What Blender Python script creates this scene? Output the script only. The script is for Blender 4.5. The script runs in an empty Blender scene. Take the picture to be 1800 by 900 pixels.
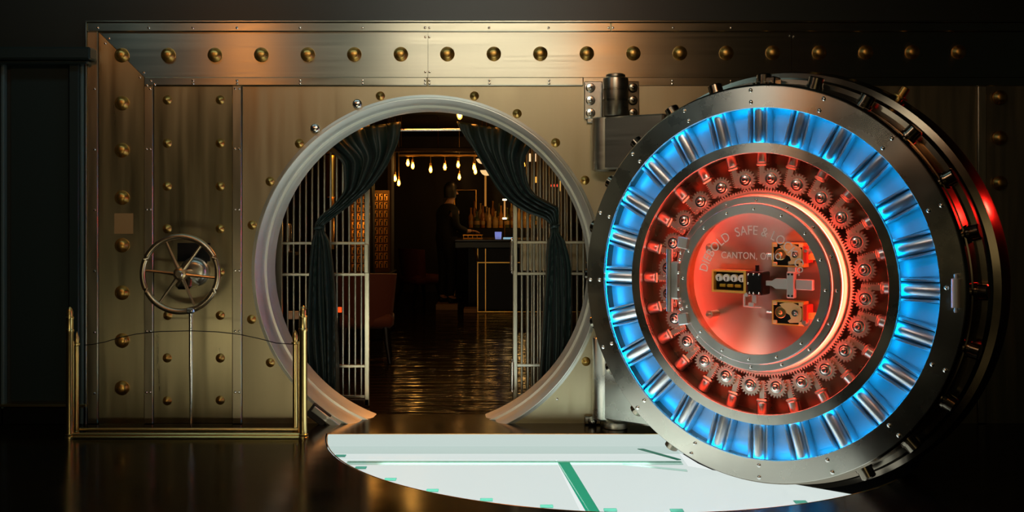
import bpy, math, random
from mathutils import Vector, Matrix
from mathutils.geometry import tessellate_polygon
random.seed(7)
SC = bpy.context.scene
COL = SC.collection
pi = math.pi

# ------------------------------------------------------------------ camera, world, lamps, exposure
HY, D, S = 361.28, 7.229, 250.0          # horizon row, camera distance to the wall, pixels per metre at the wall
H = (743.5 - HY) / S                     # eye height
cam_d = bpy.data.cameras.new('camera'); cam = bpy.data.objects.new('camera', cam_d); COL.objects.link(cam)
cam.location = (0, -D, H); cam.rotation_euler = (pi / 2, 0, 0)
cam_d.sensor_width = 36; cam_d.lens = 36 * S * D / 1800; cam_d.shift_y = -(450 - HY) / 1800
cam_d.clip_end = 100
SC.camera = cam
w = bpy.data.worlds.new('world'); SC.world = w; w.use_nodes = True
w.node_tree.nodes['Background'].inputs[0].default_value = (.0035, .004, .003, 1)
w.node_tree.nodes['Background'].inputs[1].default_value = 1.0
SC.view_settings.view_transform = 'Standard'; SC.view_settings.look = 'None'
SC.view_settings.gamma = 1; SC.view_settings.exposure = 0.0; SC.view_settings.use_curve_mapping = False
SC.cycles.use_denoising = True
SC.cycles.max_bounces = 10; SC.cycles.glossy_bounces = 5; SC.cycles.transparent_max_bounces = 12
SC.cycles.sample_clamp_indirect = 6.0


def area(name, loc, target, sx, sy, power, color, spread=180):
    l = bpy.data.lights.new(name, 'AREA'); l.shape = 'RECTANGLE'; l.size = sx; l.size_y = sy
    l.energy = power; l.color = color; l.spread = math.radians(spread)
    o = bpy.data.objects.new(name, l); COL.objects.link(o); o.location = loc
    o.rotation_euler = (Vector(target) - Vector(loc)).to_track_quat('-Z', 'Y').to_euler()
    return o


def point(name, loc, power, color, r=.03):
    l = bpy.data.lights.new(name, 'POINT'); l.energy = power; l.color = color; l.shadow_soft_size = r
    o = bpy.data.objects.new(name, l); COL.objects.link(o); o.location = loc
    return o


area('ceiling_lamp_cream', (-.30, -4.6, 3.75), (-.3, 0, 2.4), 2.15, .4, 7.6, (1, .92, .74), 85)
area('ceiling_lamp_orange', (-3.05, -4.6, 3.7), (-2.0, 0, 2.4), .3, .4, 8, (1, .36, .08))
area('ceiling_lamp_orange', (1.0, -4.6, 3.7), (.6, 0, 2.4),   .25, .4, 6.5, (1, .36, .08))
area('warm_fill_rear', (.2, -10.0, 2.0), (.2, 0, 1.6), 3.4, 1.6, 11, (1, .76, .36))  # added dim warm fill behind the camera, not a fixture of the room
area('red_wall_lamp', (4.6, -.55, 2.05), (2.4, -1.9, 1.5), .15, .15, 1.4, (1, .015, .01), 50)
area('door_fill', (-2.9, -3.75, 3.85), (1.43, -1.2, 1.1), .8, .8, 1.05, (1, .95, .84), 40)  # added light aimed at the door, brightens its face and time locks
area('lounge_entry_lamp', (-.6, .75, 2.5), (-.6, .3, 0), .5, .2, 22, (1, .33, .05))
area('cool_cornice_lamp', (-1.6, -1.6, 4.1), (-1.6, 0, 2.6), 4.0, .2, 10, (.55, .9, 1))
area('floor_box_boost', (.02, -1.25, -.128), (.02, -1.25, 3), 1.7, 1.25, 9.5, (.93, 1, .95))  # added area light under the floor glass, strengthens the panel's glow
area('low_front_fill', (-1.55, -4.3, .12), (-1.4, 0, .7), 1.9, .16, 2.7, (1, .92, .62), 95)  # added low fill out of view, lifts the lower wall, posts and gates
point('lounge_warm_point', (-1.15, 4.6, 1.75), 4.5, (1, .45, .08), .05)  # warm point light added to brighten the deposit boxes
point('lounge_warm_point', (-.3, 7.6, 1.9), 2, (1, .5, .12), .05)
point('lounge_warm_point', (.15, 8.2, 1.45), 4, (1, .55, .15), .05)
point('lounge_warm_point', (-1.5, 3.9, 1.3), 3, (1, .4, .06), .05)  # warm point light before the deposit boxes, away from the bar lamps

# ------------------------------------------------------------------ helpers


def W(x, y, d=0.0):
    """pixel of the 1800x900 frame -> world point at distance d in front of the vault wall (negative: behind it)"""
    s = (D - d) / D / S
    return Vector(((x - 900) * s, -d, H - (y - HY) * s))


class MB:
    def __init__(s): s.v = []; s.f = []

    def add(s, vs, fs):
        n = len(s.v); s.v += [tuple(v) for v in vs]; s.f += [tuple(i + n for i in f) for f in fs]; return s

    def box(s, a, b, M=None):
        (x0, y0, z0), (x1, y1, z1) = a, b
        vs = [Vector(p) for p in ((x0, y0, z0), (x1, y0, z0), (x1, y1, z0), (x0, y1, z0), (x0, y0, z1), (x1, y0, z1), (x1, y1, z1), (x0, y1, z1))]
        if M: vs = [M @ v for v in vs]
        return s.add(vs, [(0, 3, 2, 1), (4, 5, 6, 7), (0, 1, 5, 4), (1, 2, 6, 5), (2, 3, 7, 6), (3, 0, 4, 7)])

    def bbox(s, a, b, c=.004, M=None):
        """box with its edges bevelled by c"""
        (x0, y0, z0), (x1, y1, z1) = a, b
        c = min(c, (x1 - x0) * .49, (y1 - y0) * .49, (z1 - z0) * .49)
        prof = [(x0 + c, y0), (x1 - c, y0), (x1, y0 + c), (x1, y1 - c), (x1 - c, y1), (x0 + c, y1), (x0, y1 - c), (x0, y0 + c)]
        cx, cy = (x0 + x1) / 2, (y0 + y1) / 2
        ins = [(max(min(x, x1 - c), x0 + c), max(min(y, y1 - c), y0 + c)) for x, y in prof]
        rings = [[(x, y, z0) for x, y in ins], [(x, y, z0 + c) for x, y in prof], [(x, y, z1 - c) for x, y in prof], [(x, y, z1) for x, y in ins]]
        return s.loft([[(M @ Vector(p)) if M else p for p in r] for r in rings])

    def loft(s, rings, closed=True, caps=True):
        n = len(rings[0]); b = len(s.v)
        for r in rings: s.v += [tuple(p) for p in r]
        for i in range(len(rings) - 1):
            for j in range(n if closed else n - 1):
                k = (j + 1) % n
                s.f.append((b + i * n + j, b + i * n + k, b + (i + 1) * n + k, b + (i + 1) * n + j))
        if caps and closed:
            s.f.append(tuple(b + j for j in range(n))[::-1]); m = b + (len(rings) - 1) * n
            s.f.append(tuple(m + j for j in range(n)))
        return s

    def lathe(s, prof, c=(0, 0, 0), ax='Z', seg=48, closed=False, M=None):
        """prof: list of (r, h) revolved about an axis through c; closed joins last to first"""
        n = len(prof); b = len(s.v)
        for i in range(seg):
            a = 2 * pi * i / seg; ca, sa = math.cos(a), math.sin(a)
            for r, h in prof:
                if ax == 'Z': p = Vector((r * ca, r * sa, h))
                elif ax == 'Y': p = Vector((r * ca, h, r * sa))
                else: p = Vector((h, r * ca, r * sa))
                p += Vector(c)
                s.v.append(tuple(M @ p if M else p))
        for i in range(seg):
            k = (i + 1) % seg
            for j in range(n if closed else n - 1):
                l = (j + 1) % n
                s.f.append((b + i * n + j, b + k * n + j, b + k * n + l, b + i * n + l))
        return s

    def cyl(s, p0, p1, r0, r1=None, seg=16, caps=True):
        p0, p1 = Vector(p0), Vector(p1); r1 = r0 if r1 is None else r1
        q = (p1 - p0).to_track_quat('Z', 'Y').to_matrix()
        R = lambda p, r: [p + q @ Vector((r * math.cos(2 * pi * i / seg), r * math.sin(2 * pi * i / seg), 0)) for i in range(seg)]
        return s.loft([R(p0, r0), R(p1, r1)], True, caps)

    def rod(s, p0, p1, prof, seg=16):
        """turned rod: prof is a list of (t 0..1 along p0-p1, radius)"""
        p0, p1 = Vector(p0), Vector(p1)
        q = (p1 - p0).to_track_quat('Z', 'Y').to_matrix()
        return s.loft([[p0.lerp(p1, t) + q @ Vector((r * math.cos(2 * pi * i / seg), r * math.sin(2 * pi * i / seg), 0)) for i in range(seg)] for t, r in prof])

    def tube(s, pts, r, seg=8, cyc=False):
        pts = [Vector(p) for p in pts]; n = len(pts); rings = []
        for i, p in enumerate(pts):
            a = pts[(i - 1) % n] if (cyc or i > 0) else p
            b = pts[(i + 1) % n] if (cyc or i < n - 1) else p
            t = (b - a).normalized()
            ref = Vector((0, 0, 1)) if abs(t.z) < .9 else Vector((0, 1, 0))
            u = t.cross(ref).normalized(); v = u.cross(t)
            rr = r[i] if isinstance(r, (list, tuple)) else r
            rings.append([p + (u * math.cos(2 * pi * k / seg) + v * math.sin(2 * pi * k / seg)) * rr for k in range(seg)])
        if cyc: rings.append(rings[0])
        return s.loft(rings, True, not cyc)

    def prism(s, poly, holes, f0, f1):
        """extrude a 2D polygon (with holes); f0/f1 map (a, b) to the two end faces"""
        loops = [list(poly)] + [list(h) for h in holes]
        tri = tessellate_polygon([[Vector((a, b, 0)) for a, b in l] for l in loops])
        flat = [p for l in loops for p in l]; n = len(flat); b = len(s.v)
        s.v += [tuple(f0(*p)) for p in flat] + [tuple(f1(*p)) for p in flat]
        for t in tri:
            s.f.append((b + t[0], b + t[1], b + t[2])); s.f.append((b + n + t[2], b + n + t[1], b + n + t[0]))
        o = 0
        for l in loops:
            m = len(l)
            for i in range(m):
                k = (i + 1) % m
                s.f.append((b + o + i, b + o + k, b + n + o + k, b + n + o + i))
            o += m
        return s

    def build(s, name, mat, parent=None, loc=None, angle=35, flat=False, weld=False):
        me = bpy.data.meshes.new(name); me.from_pydata(s.v, [], s.f); me.materials.append(mat)
        import bmesh
        bm = bmesh.new(); bm.from_mesh(me)
        if weld: bmesh.ops.remove_doubles(bm, verts=bm.verts, dist=1e-5)
        bmesh.ops.recalc_face_normals(bm, faces=bm.faces); bm.to_mesh(me); bm.free()
        if not flat:
            me.shade_smooth(); me.set_sharp_from_angle(angle=math.radians(angle))
        o = bpy.data.objects.new(name, me); COL.objects.link(o)
        if parent: o.parent = parent
        if loc: o.location = loc
        return o


def tag(o, label=None, cat=None, group=None, kind=None):
    if label: o['label'] = label
    if cat: o['category'] = cat
    if group: o['group'] = group
    if kind: o['kind'] = kind
    return o


def thing(name, loc, label, cat, group=None, rz=0):
    o = bpy.data.objects.new(name, None); COL.objects.link(o); o.location = loc; o.rotation_euler = (0, 0, rz)
    o.empty_display_size = .1
    return tag(o, label, cat, group)


def copy_part(o, parent=None, M=None):
    c = o.copy(); COL.objects.link(c)
    c.parent = parent or o.parent
    if M is not None: c.matrix_basis = M @ o.matrix_basis
    for ch in list(o.children):
        d = ch.copy(); COL.objects.link(d); d.parent = c
    return c


# ------------------------------------------------------------------ materials
def N(nt, t, **kw):
    n = nt.nodes.new(t)
    for k, v in kw.items(): setattr(n, k, v)
    return n


def mat(name, col, metal=0., rough=.5, aniso=0., tangent=None, streak=None, spec=None, bump=0., bscale=(20, 20, 20),
        emit=None, es=0., trans=0., ior=1.45, sheen=0., var=.25, coat=0.):
    m = bpy.data.materials.new(name); m.use_nodes = True; nt = m.node_tree; b = nt.nodes['Principled BSDF']
    b.inputs['Base Color'].default_value = (*col, 1); b.inputs['Metallic'].default_value = metal
    b.inputs['Roughness'].default_value = rough; b.inputs['IOR'].default_value = ior
    if spec is not None: b.inputs['Specular IOR Level'].default_value = spec
    if emit: b.inputs['Emission Color'].default_value = (*emit, 1); b.inputs['Emission Strength'].default_value = es
    if trans: b.inputs['Transmission Weight'].default_value = trans
    if sheen: b.inputs['Sheen Weight'].default_value = sheen
    if coat: b.inputs['Coat Weight'].default_value = coat; b.inputs['Coat Roughness'].default_value = .08
    if aniso:
        b.inputs['Anisotropic'].default_value = aniso
        if tangent == 'radial':
            t = N(nt, 'ShaderNodeTangent', direction_type='RADIAL', axis='Y'); b.inputs['Anisotropic Rotation'].default_value = .25
            nt.links.new(t.outputs[0], b.inputs['Tangent'])
        elif tangent:
            t = N(nt, 'ShaderNodeCombineXYZ')
            for i in range(3): t.inputs[i].default_value = tangent[i]
            nt.links.new(t.outputs[0], b.inputs['Tangent'])
    if streak:
        tc = N(nt, 'ShaderNodeTexCoord'); mp = N(nt, 'ShaderNodeMapping'); mp.inputs['Scale'].default_value = streak
        nz = N(nt, 'ShaderNodeTexNoise'); nz.inputs['Scale'].default_value = 1; nz.inputs['Detail'].default_value = 5
        nt.links.new(tc.outputs['Object'], mp.inputs[0]); nt.links.new(mp.outputs[0], nz.inputs['Vector'])
        mr = N(nt, 'ShaderNodeMapRange'); mr.inputs[1].default_value = .3; mr.inputs[2].default_value = .7
        mr.inputs[3].default_value = rough * (1 - var); mr.inputs[4].default_value = min(1, rough * (1 + var))
        nt.links.new(nz.outputs['Fac'], mr.inputs[0]); nt.links.new(mr.outputs[0], b.inputs['Roughness'])
        mx = N(nt, 'ShaderNodeMix', data_type='RGBA'); mx.inputs[6].default_value = (*[c * (1 - var * .8) for c in col], 1); mx.inputs[7].default_value = (*[min(1, c * (1 + var * .5)) for c in col], 1)
        nt.links.new(nz.outputs['Fac'], mx.inputs[0]); nt.links.new(mx.outputs[2], b.inputs['Base Color'])
    if bump:
        tc = N(nt, 'ShaderNodeTexCoord'); mp = N(nt, 'ShaderNodeMapping'); mp.inputs['Scale'].default_value = bscale
        nz = N(nt, 'ShaderNodeTexNoise'); nz.inputs['Scale'].default_value = 1; nz.inputs['Detail'].default_value = 2
        bp = N(nt, 'ShaderNodeBump'); bp.inputs['Strength'].default_value = bump; bp.inputs['Distance'].default_value = .03
        nt.links.new(tc.outputs['Object'], mp.inputs[0]); nt.links.new(mp.outputs[0], nz.inputs['Vector'])
        nt.links.new(nz.outputs['Fac'], bp.inputs['Height']); nt.links.new(bp.outputs[0], b.inputs['Normal'])
    return m


def glass_mat(name, tint=(1, 1, 1), gloss=1.0, rough=.02):
    m = bpy.data.materials.new(name); m.use_nodes = True; nt = m.node_tree; nt.nodes.remove(nt.nodes['Principled BSDF'])
    out = nt.nodes['Material Output']; t = N(nt, 'ShaderNodeBsdfTransparent'); t.inputs[0].default_value = (*tint, 1)
    g = N(nt, 'ShaderNodeBsdfGlossy'); g.inputs['Roughness'].default_value = rough
    fr = N(nt, 'ShaderNodeFresnel'); fr.inputs[0].default_value = 1.35
    gm = N(nt, 'ShaderNodeNewGeometry'); iv = N(nt, 'ShaderNodeMath', operation='MULTIPLY_ADD'); iv.inputs[1].default_value = -gloss; iv.inputs[2].default_value = gloss
    nt.links.new(gm.outputs['Backfacing'], iv.inputs[0])
    ml = N(nt, 'ShaderNodeMath', operation='MULTIPLY'); nt.links.new(iv.outputs[0], ml.inputs[1])
    mx = N(nt, 'ShaderNodeMixShader')
    nt.links.new(fr.outputs[0], ml.inputs[0]); nt.links.new(ml.outputs[0], mx.inputs[0])
    nt.links.new(t.outputs[0], mx.inputs[1]); nt.links.new(g.outputs[0], mx.inputs[2]); nt.links.new(mx.outputs[0], out.inputs[0])
    return m


def translucent_mat(name, col, mixg=.3):
    m = bpy.data.materials.new(name); m.use_nodes = True; nt = m.node_tree; nt.nodes.remove(nt.nodes['Principled BSDF'])
    out = nt.nodes['Material Output']; t = N(nt, 'ShaderNodeBsdfTransparent'); t.inputs[0].default_value = (*col, 1)
    d = N(nt, 'ShaderNodeBsdfTranslucent'); d.inputs[0].default_value = (*col, 1)
    mx = N(nt, 'ShaderNodeMixShader'); mx.inputs[0].default_value = mixg
    nt.links.new(t.outputs[0], mx.inputs[1]); nt.links.new(d.outputs[0], mx.inputs[2]); nt.links.new(mx.outputs[0], out.inputs[0])
    return m


def emis(name, col, s):
    m = bpy.data.materials.new(name); m.use_nodes = True; nt = m.node_tree; nt.nodes.remove(nt.nodes['Principled BSDF'])
    e = N(nt, 'ShaderNodeEmission'); e.inputs[0].default_value = (*col, 1); e.inputs[1].default_value = s
    nt.links.new(e.outputs[0], nt.nodes['Material Output'].inputs[0]); return m


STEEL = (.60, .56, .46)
M_band = mat('brushed_band_steel', (.66, .60, .46), 1, .33, .85, (0, 0, 1), streak=(.6, 1, 60), var=.12)
M_panel = mat('worn_panel_steel', (.50, .42, .25), 1, .34, .75, (1, 0, 0), streak=(16, 1, 1.1), var=.2)
M_main = mat('main_plate_steel', (.50, .42, .265), 1, .40, streak=(14, 1, 1.1), var=.16)
M_strip = mat('strip_steel', (.62, .56, .42), 1, .32, .8, (0, 0, 1), streak=(3, 1, 30), var=.12)
M_stripv = mat('upright_strip_steel', (.58, .50, .34), 1, .34, .4, (1, 0, 0), streak=(30, 1, 2), var=.12)
M_brass = mat('turned_brass', (.72, .42, .11), 1, .36)
M_silver = mat('bright_steel', (.85, .83, .78), 1, .22)
M_seam = mat('near_black_bracket', (.03, .025, .02), 0, .6)  # flat near-black base, used on the corner bracket
M_ring = mat('opening_ring_steel', (.95, .97, .88), 1, .47, .8, 'radial', streak=(2, 2, 2), var=.1)
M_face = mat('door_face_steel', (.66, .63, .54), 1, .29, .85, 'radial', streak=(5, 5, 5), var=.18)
M_frame = mat('hub_frame_steel', (.72, .71, .65), 1, .42, .4, 'radial', streak=(5, 5, 5), var=.15)
M_lever = mat('satin_lock_steel', (.72, .74, .70), .45, .42)
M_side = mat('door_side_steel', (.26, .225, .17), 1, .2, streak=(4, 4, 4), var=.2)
M_dark = mat('dark_painted_wall', (.026, .030, .025), 0, .36, bump=.05, bscale=(3, 3, 3))
M_darkgreen = mat('dark_teal_woodwork', (.02, .032, .03), 0, .32)
M_lit_edge = mat('bluish_lit_moulding', (.085, .13, .13), 0, .35)  # casing woodwork lightened towards teal: bluish light put into the colour
M_floor = mat('polished_dark_floor', (.008, .007, .004), 0, .17, streak=(2, 2, 2), var=.3, bump=.04, bscale=(4, 4, 4), spec=.22)
M_floor2 = mat('rippled_lounge_floor', (.012, .009, .005), 0, .13, bump=.8, bscale=(1.0, 12, 1), spec=.7)
M_black = mat('black_lacquer', (.005, .005, .004), 0, .4, spec=.25)
M_pit = mat('pit_concrete', (.012, .011, .01), 0, .8)
M_curtain = mat('dark_green_satin', (.004, .016, .0125), 0, .42, sheen=.06, spec=.5)
M_bars = mat('gate_steel', (.68, .68, .58), 1, .3)
M_lbrass = mat('satin_rail_brass', (.80, .60, .24), 1, .28)
M_trimbrass = mat('bar_trim_brass', (.9, .5, .12), 1, .3)
M_wheel = mat('wheel_steel', (.62, .50, .34), 1, .3)

# ------------------------------------------------------------------ floor light pit outline
HX, HD = .713, .155                      # hinge axis
RP = 1.968


def arc_pt(a): return (HX + RP * math.cos(a), -HD - RP * math.sin(a))


yb = -.334
a0 = math.asin((-yb - HD) / RP)          # angle of the left end above the wall direction
arc = [arc_pt(pi - a0 - (pi - a0 - math.radians(14)) * i / 90) for i in range(91)]
pit = [(HX - RP * math.cos(a0), yb)] + arc[1:] + [(1.7, yb)]

# ------------------------------------------------------------------ setting
m = MB().prism([(-7, -9.5), (7, -9.5), (7, .30), (-7, .30)], [pit], lambda a, b: (a, b, 0), lambda a, b: (a, b, -.05))
tag(m.build('floor', M_floor), kind='structure')
m = MB().box((-7, .301, -.05), (7, 11.2, 0)); tag(m.build('floor.001', M_floor2), kind='structure')
m = MB()
for i in range(len(pit)):                # pit side and bottom
    (x0, y0), (x1, y1) = pit[i], pit[(i + 1) % len(pit)]
    m.add([(x0, y0, -.05), (x1, y1, -.05), (x1, y1, -.40), (x0, y0, -.40)], [(0, 1, 2, 3)])
m.prism(pit, [], lambda a, b: (a, b, -.40), lambda a, b: (a, b, -.42))
tag(m.build('trim_1', M_pit), 'dark pit under the lit floor glass', kind='structure')

OX, OZ, OR = (751.42 - 900) / S, H - (475.66 - HY) / S, 302.8 / S      # opening
circ = [(OX + (OR + .012) * math.cos(2 * pi * i / 128), OZ + (OR + .012) * math.sin(2 * pi * i / 128)) for i in range(128)]
m = MB().prism([(-7, -.3), (7, -.3), (7, 4.4), (-7, 4.4)], [circ], lambda a, b: (a, .0, b), lambda a, b: (a, .30, b))
tag(m.build('wall_back', M_dark), kind='structure')
tag(MB().box((-7, -9.5, 4.4), (7, 11.2, 4.5)).build('ceiling', M_dark), kind='structure')
M_barwall = mat('brown_lounge_wall', (.055, .032, .014), 0, .5, streak=(3, 3, .6), var=.3)
tag(MB().box((-7, 11.0, 0), (7, 11.2, 4.4)).build('wall_bar', M_barwall), kind='structure')
tag(MB().box((-5.2, .3, 0), (-5.0, 11.0, 4.4)).build('wall_left', M_barwall), kind='structure')
tag(MB().box((5.0, .3, 0), (5.2, 11.0, 4.4)).build('wall_right', M_barwall), kind='structure')
# low dark ceiling of the lounge and a lit beam edge
tag(MB().box((-5, .301, 2.75), (5, 11, 2.85)).build('ceiling.001', mat('lounge_ceiling', (.03, .02, .01), 0, .5)), kind='structure')

# ------------------------------------------------------------------ doorway left of the vault front
X = lambda x, d=0.: W(x, 0, d).x
Z = lambda y, d=0.: W(0, y, d).z
t = tag(MB().box((-4.3, -.03, .16), (X(8), 0, Z(105))).box((X(22), -.02, .16), (X(122), 0, Z(112))).build('door_1', M_darkgreen), kind='structure')
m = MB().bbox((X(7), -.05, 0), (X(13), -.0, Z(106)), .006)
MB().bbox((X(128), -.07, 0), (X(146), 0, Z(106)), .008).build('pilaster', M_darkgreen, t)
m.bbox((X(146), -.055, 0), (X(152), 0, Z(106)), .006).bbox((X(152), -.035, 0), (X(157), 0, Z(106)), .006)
m.build('casing', M_lit_edge, t)
m = MB().bbox((-4.3, -.15, Z(104, .15)), (X(158, .15), 0, Z(82, .15)), .012).bbox((-4.3, -.115, Z(112, .1)), (X(155, .1), 0, Z(104, .15)), .01)
m.build('cornice', M_darkgreen, t)
m = MB().bbox((-4.3, -.05, 0), (X(157), -.0, Z(714)), .005); m.build('plinth', M_black, t)
MB().bbox((-4.3, -.062, Z(712.5)), (X(157), -.0, Z(708)), .002).build('brass_strip', M_lbrass, t)

# ------------------------------------------------------------------ vault front (steel facade)
F = thing('vault_front', (OX, 0, 0), 'riveted steel vault front with a big round opening and rows of brass bolt heads', 'vault wall')


def P(name, mb, mt, angle=35):            # a part of the front, built in world coordinates
    o = mb.build(name, mt, F, angle=angle); o.location = (-OX, 0, 0); return o


XR = 3.95                                  # the front runs on past the right edge of the frame
x0, x1, x2, x3, x4, x5 = X(157), X(176), X(256), X(272), X(410), X(427)
zt0, zt1, zt2, zt3 = Z(41), Z(57), Z(136.5), Z(151.5)
m = MB().prism([(x5 - .02, 0), (XR, 0), (XR, zt3 + .02), (x5 - .02, zt3 + .02)],
               [], lambda a, b: (a, -.012, b), lambda a, b: (a, 0, b))
# main plate carries the round hole: rectangle minus circle, cut at the floor
ang0 = -math.acos(0)  # unused direction marker
hc = OR + .004
sa = math.asin(min(1, OZ / hc))
arcp = [(OX + hc * math.cos(-sa + (pi + 2 * sa) * i / 120), OZ + hc * math.sin(-sa + (pi + 2 * sa) * i / 120)) for i in range(121)]
poly = [(XR, 0.0), (XR, zt3 + .02), (x5 - .02, zt3 + .02), (x5 - .02, 0.0)] + [(a, max(b, 0.0)) for a, b in arcp[::-1]]
m = MB().prism(poly, [], lambda a, b: (a, -.012, b), lambda a, b: (a, 0, b)); P('main_plate', m, M_main)
P('side_plate', MB().bbox((x3 - .02, -.012, 0), (x4 + .02, 0, zt3 + .02), .002), M_panel)
# top band and left band with a mitred corner
P('top_band', MB().prism([(x1, zt1), (x2, zt2), (X(752.3), zt2), (X(752.3), zt1)], [], lambda a, b: (a, -.022, b), lambda a, b: (a, 0, b)), M_band)
P('top_band', MB().prism([(X(752.9), zt1), (X(752.9), zt2), (X(1390), zt2), (X(1390), zt1)], [], lambda a, b: (a, -.022, b), lambda a, b: (a, 0, b)), M_band)
P('top_band', MB().prism([(X(1390.6), zt1), (X(1390.6), zt2), (XR, zt2), (XR, zt1)], [], lambda a, b: (a, -.022, b), lambda a, b: (a, 0, b)), M_band)
P('left_band', MB().prism([(x1, zt1 - .003), (x2, zt2 - .003), (x2, 0), (x1, 0)], [], lambda a, b: (a, -.022, b), lambda a, b: (a, 0, b)), M_panel)
# outer border, inner border, uprights
P('outer_border', MB().bbox((x0, -.04, zt1), (X(1072.5), 0, zt0), .006), M_strip)
P('outer_border', MB().bbox((X(1073), -.04, zt1), (XR, 0, zt0), .006), M_strip)
P('outer_border', MB().bbox((x0, -.04, 0), (x1, 0, zt1), .006), M_stripv)
P('border_lip', MB().bbox((x0 - .012, -.05, 0), (x0, 0, zt0), .003).bbox((x0 - .012, -.05, zt0), (XR, 0, zt0 + .012), .003), M_strip)
P('inner_border', MB().bbox((x2, -.036, zt3), (X(751.8), 0, zt2), .006), M_strip)
P('inner_border', MB().bbox((X(752.4), -.036, zt3), (X(1025), 0, zt2), .006), M_strip)
P('inner_border', MB().bbox((X(1025), -.016, zt3), (XR, 0, zt2), .003), M_strip)
P('upright_strip', MB().bbox((x2, -.036, 0), (x3, 0, zt3), .006), M_stripv)
P('upright_strip', MB().bbox((x4, -.036, 0), (x5, 0, zt3), .006), M_stripv)
P('upright_strip', MB().bbox((X(1716), -.03, 0), (X(1731), 0, zt3), .006), M_stripv)
# round opening ring: lathe about the axis through the opening, cut by the floor
prof = [(OR + .006, -.02), (OR, -.032), (OR - .006, -.033), (1.183, .0), (1.176, .03), (1.172, .112), (1.156, .114), (1.156, .126), (1.174, .128), (1.152, .165), (1.146, .19), (1.143, .30), (1.146, .33), (1.19, .33), (OR + .05, .30), (OR + .05, 0)]
m = MB().lathe([(r, h) for r, h in prof], (0, 0, 0), 'Y', 160, True)
o = m.build('opening_ring', M_ring, F, loc=(0, 0, OZ), angle=30)
# bracket at the lower left of the opening
m = MB().bbox((-.075, -.05, -.05), (.075, 0, .05), .006, Matrix.Translation(Vector(W(562, 727)) + Vector((0, -.01, 0))) @ Matrix.Rotation(math.radians(38), 4, 'Y'))
P('corner_bracket', m, M_seam)
m = MB().bbox((-.12, -.06, -.022), (.12, 0, .022), .004, Matrix.Translation(Vector(W(577, 733)) + Vector((0, -.01, 0))) @ Matrix.Rotation(math.radians(37), 4, 'Y'))
P('corner_bracket', m, M_ring)
# big brass bolt heads
big = MB().lathe([(.0, -.040), (.012, -.0395), (.026, -.036), (.034, -.030), (.036, -.026), (.048, -.016), (.051, -.006), (.051, 0)], (0, 0, 0), 'Y', 28)
src = None


def put(src, x, y, d):
    w_ = W(x, y); src.location = (w_.x - OX, -d, w_.z); return src


bigs = [(216.5 + 81.46 * i, 98 - .3 * i) for i in range(19)] + [(217, y) for y in (182, 264.5, 347.5, 431, 514, 598, 681)] + \
       [(1755, 172), (1755, 243), (1755, 322)]
for i, (x, y) in enumerate(bigs):
    if src is None: src = big.build('bolt_head', M_brass, F); o = src
    else: o = copy_part(src)
    put(o, x, y, .021)
o['label'] = 'turned brass bolt head'
sm = MB().lathe([(.0, -.026), (.006, -.024), (.020, -.014), (.029, -.006), (.032, -.002), (.032, .004)], (0, 0, 0), 'Y', 24)
src2 = None
smalls = [(295, y) for y in (176, 252, 327.5, 402, 629, 704)] + [(296, 554)] + [(388, y) for y in (176, 252, 327.5, 402, 478, 554, 629, 703)] + \
         [(475.5, 319), (527, 252.5), (669, 169), (834, 169), (909, 200), (976.5, 251), (1028, 317), (476, 637), (1030, 635), (444, 395.5), (443, 561), (1100, 420)]
for x, y in smalls:
    if src2 is None: src2 = sm.build('bolt_head', M_brass, F); o = src2
    else: o = copy_part(src2)
    put(o, x, y, .012)
o = None
sil = MB().lathe([(.0, -.03), (.02, -.029), (.03, -.022), (.034, -.012), (.034, 0)], (0, 0, 0), 'Y', 24)
for x, y in ((555, 226), (629, 183)):
    o = sil.build('steel_bolt_head', M_silver, F); put(o, x, y, .012)
# small screws
sc = MB().lathe([(.0, -.007), (.006, -.006), (.0095, -.002), (.0098, .002)], (0, 0, 0), 'Y', 12)
src3 = None
scr = [(x, 50.5, .039) for x in (176, 265, 342, 419, 529.5, 639, 748, 755.5, 860, 964, 1069, 1076.5, 1181.5, 1283)]
for x in (342, 419, 529.5, 639, 860.5, 965, 1181, 1284, 748, 755.5): scr += [(x, 142.5, .035 if x < 1025 else .015), (x, 148, .035 if x < 1025 else .015)]
scr += [(268.5, 143, .035), (275, 149.5, .035), (261.5, 151, .035), (267, 157, .035)]
scr += [(748, 66, .021), (755, 66, .021), (748, 127, .021), (755.5, 127, .021), (1387, 64, .021), (1394, 65, .021), (194, 68.5, .021), (187, 77, .021), (255, 128.5, .021), (248, 136.5, .021)]
scr += [(170, y, .039) for y in (157, 263, 369, 476, 583, 690)]
for y in (262, 368, 475, 581, 688): scr += [(260.5, y, .035), (267, y, .035), (415.5, y, .035), (422.5, y, .035)]
scr += [(415.5, 156.5, .035), (422.5, 156.5, .035), (979, 701, .012)]
for x, y, d in scr:
    if src3 is None: src3 = sc.build('screw', M_silver, F); o = src3
    else: o = copy_part(src3)
    put(o, x, y, d)
# note pinned on the left band
a, b = W(201, 411, .024), W(234, 375, .024)
o = MB().box((a.x, -.0255, a.z), (b.x, -.0225, b.z)).build('note_card', mat('tan_card', (.42, .25, .10), 0, .8)); tag(o, 'plain square tan card fixed on the steel band near the hand wheel', 'card')

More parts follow.
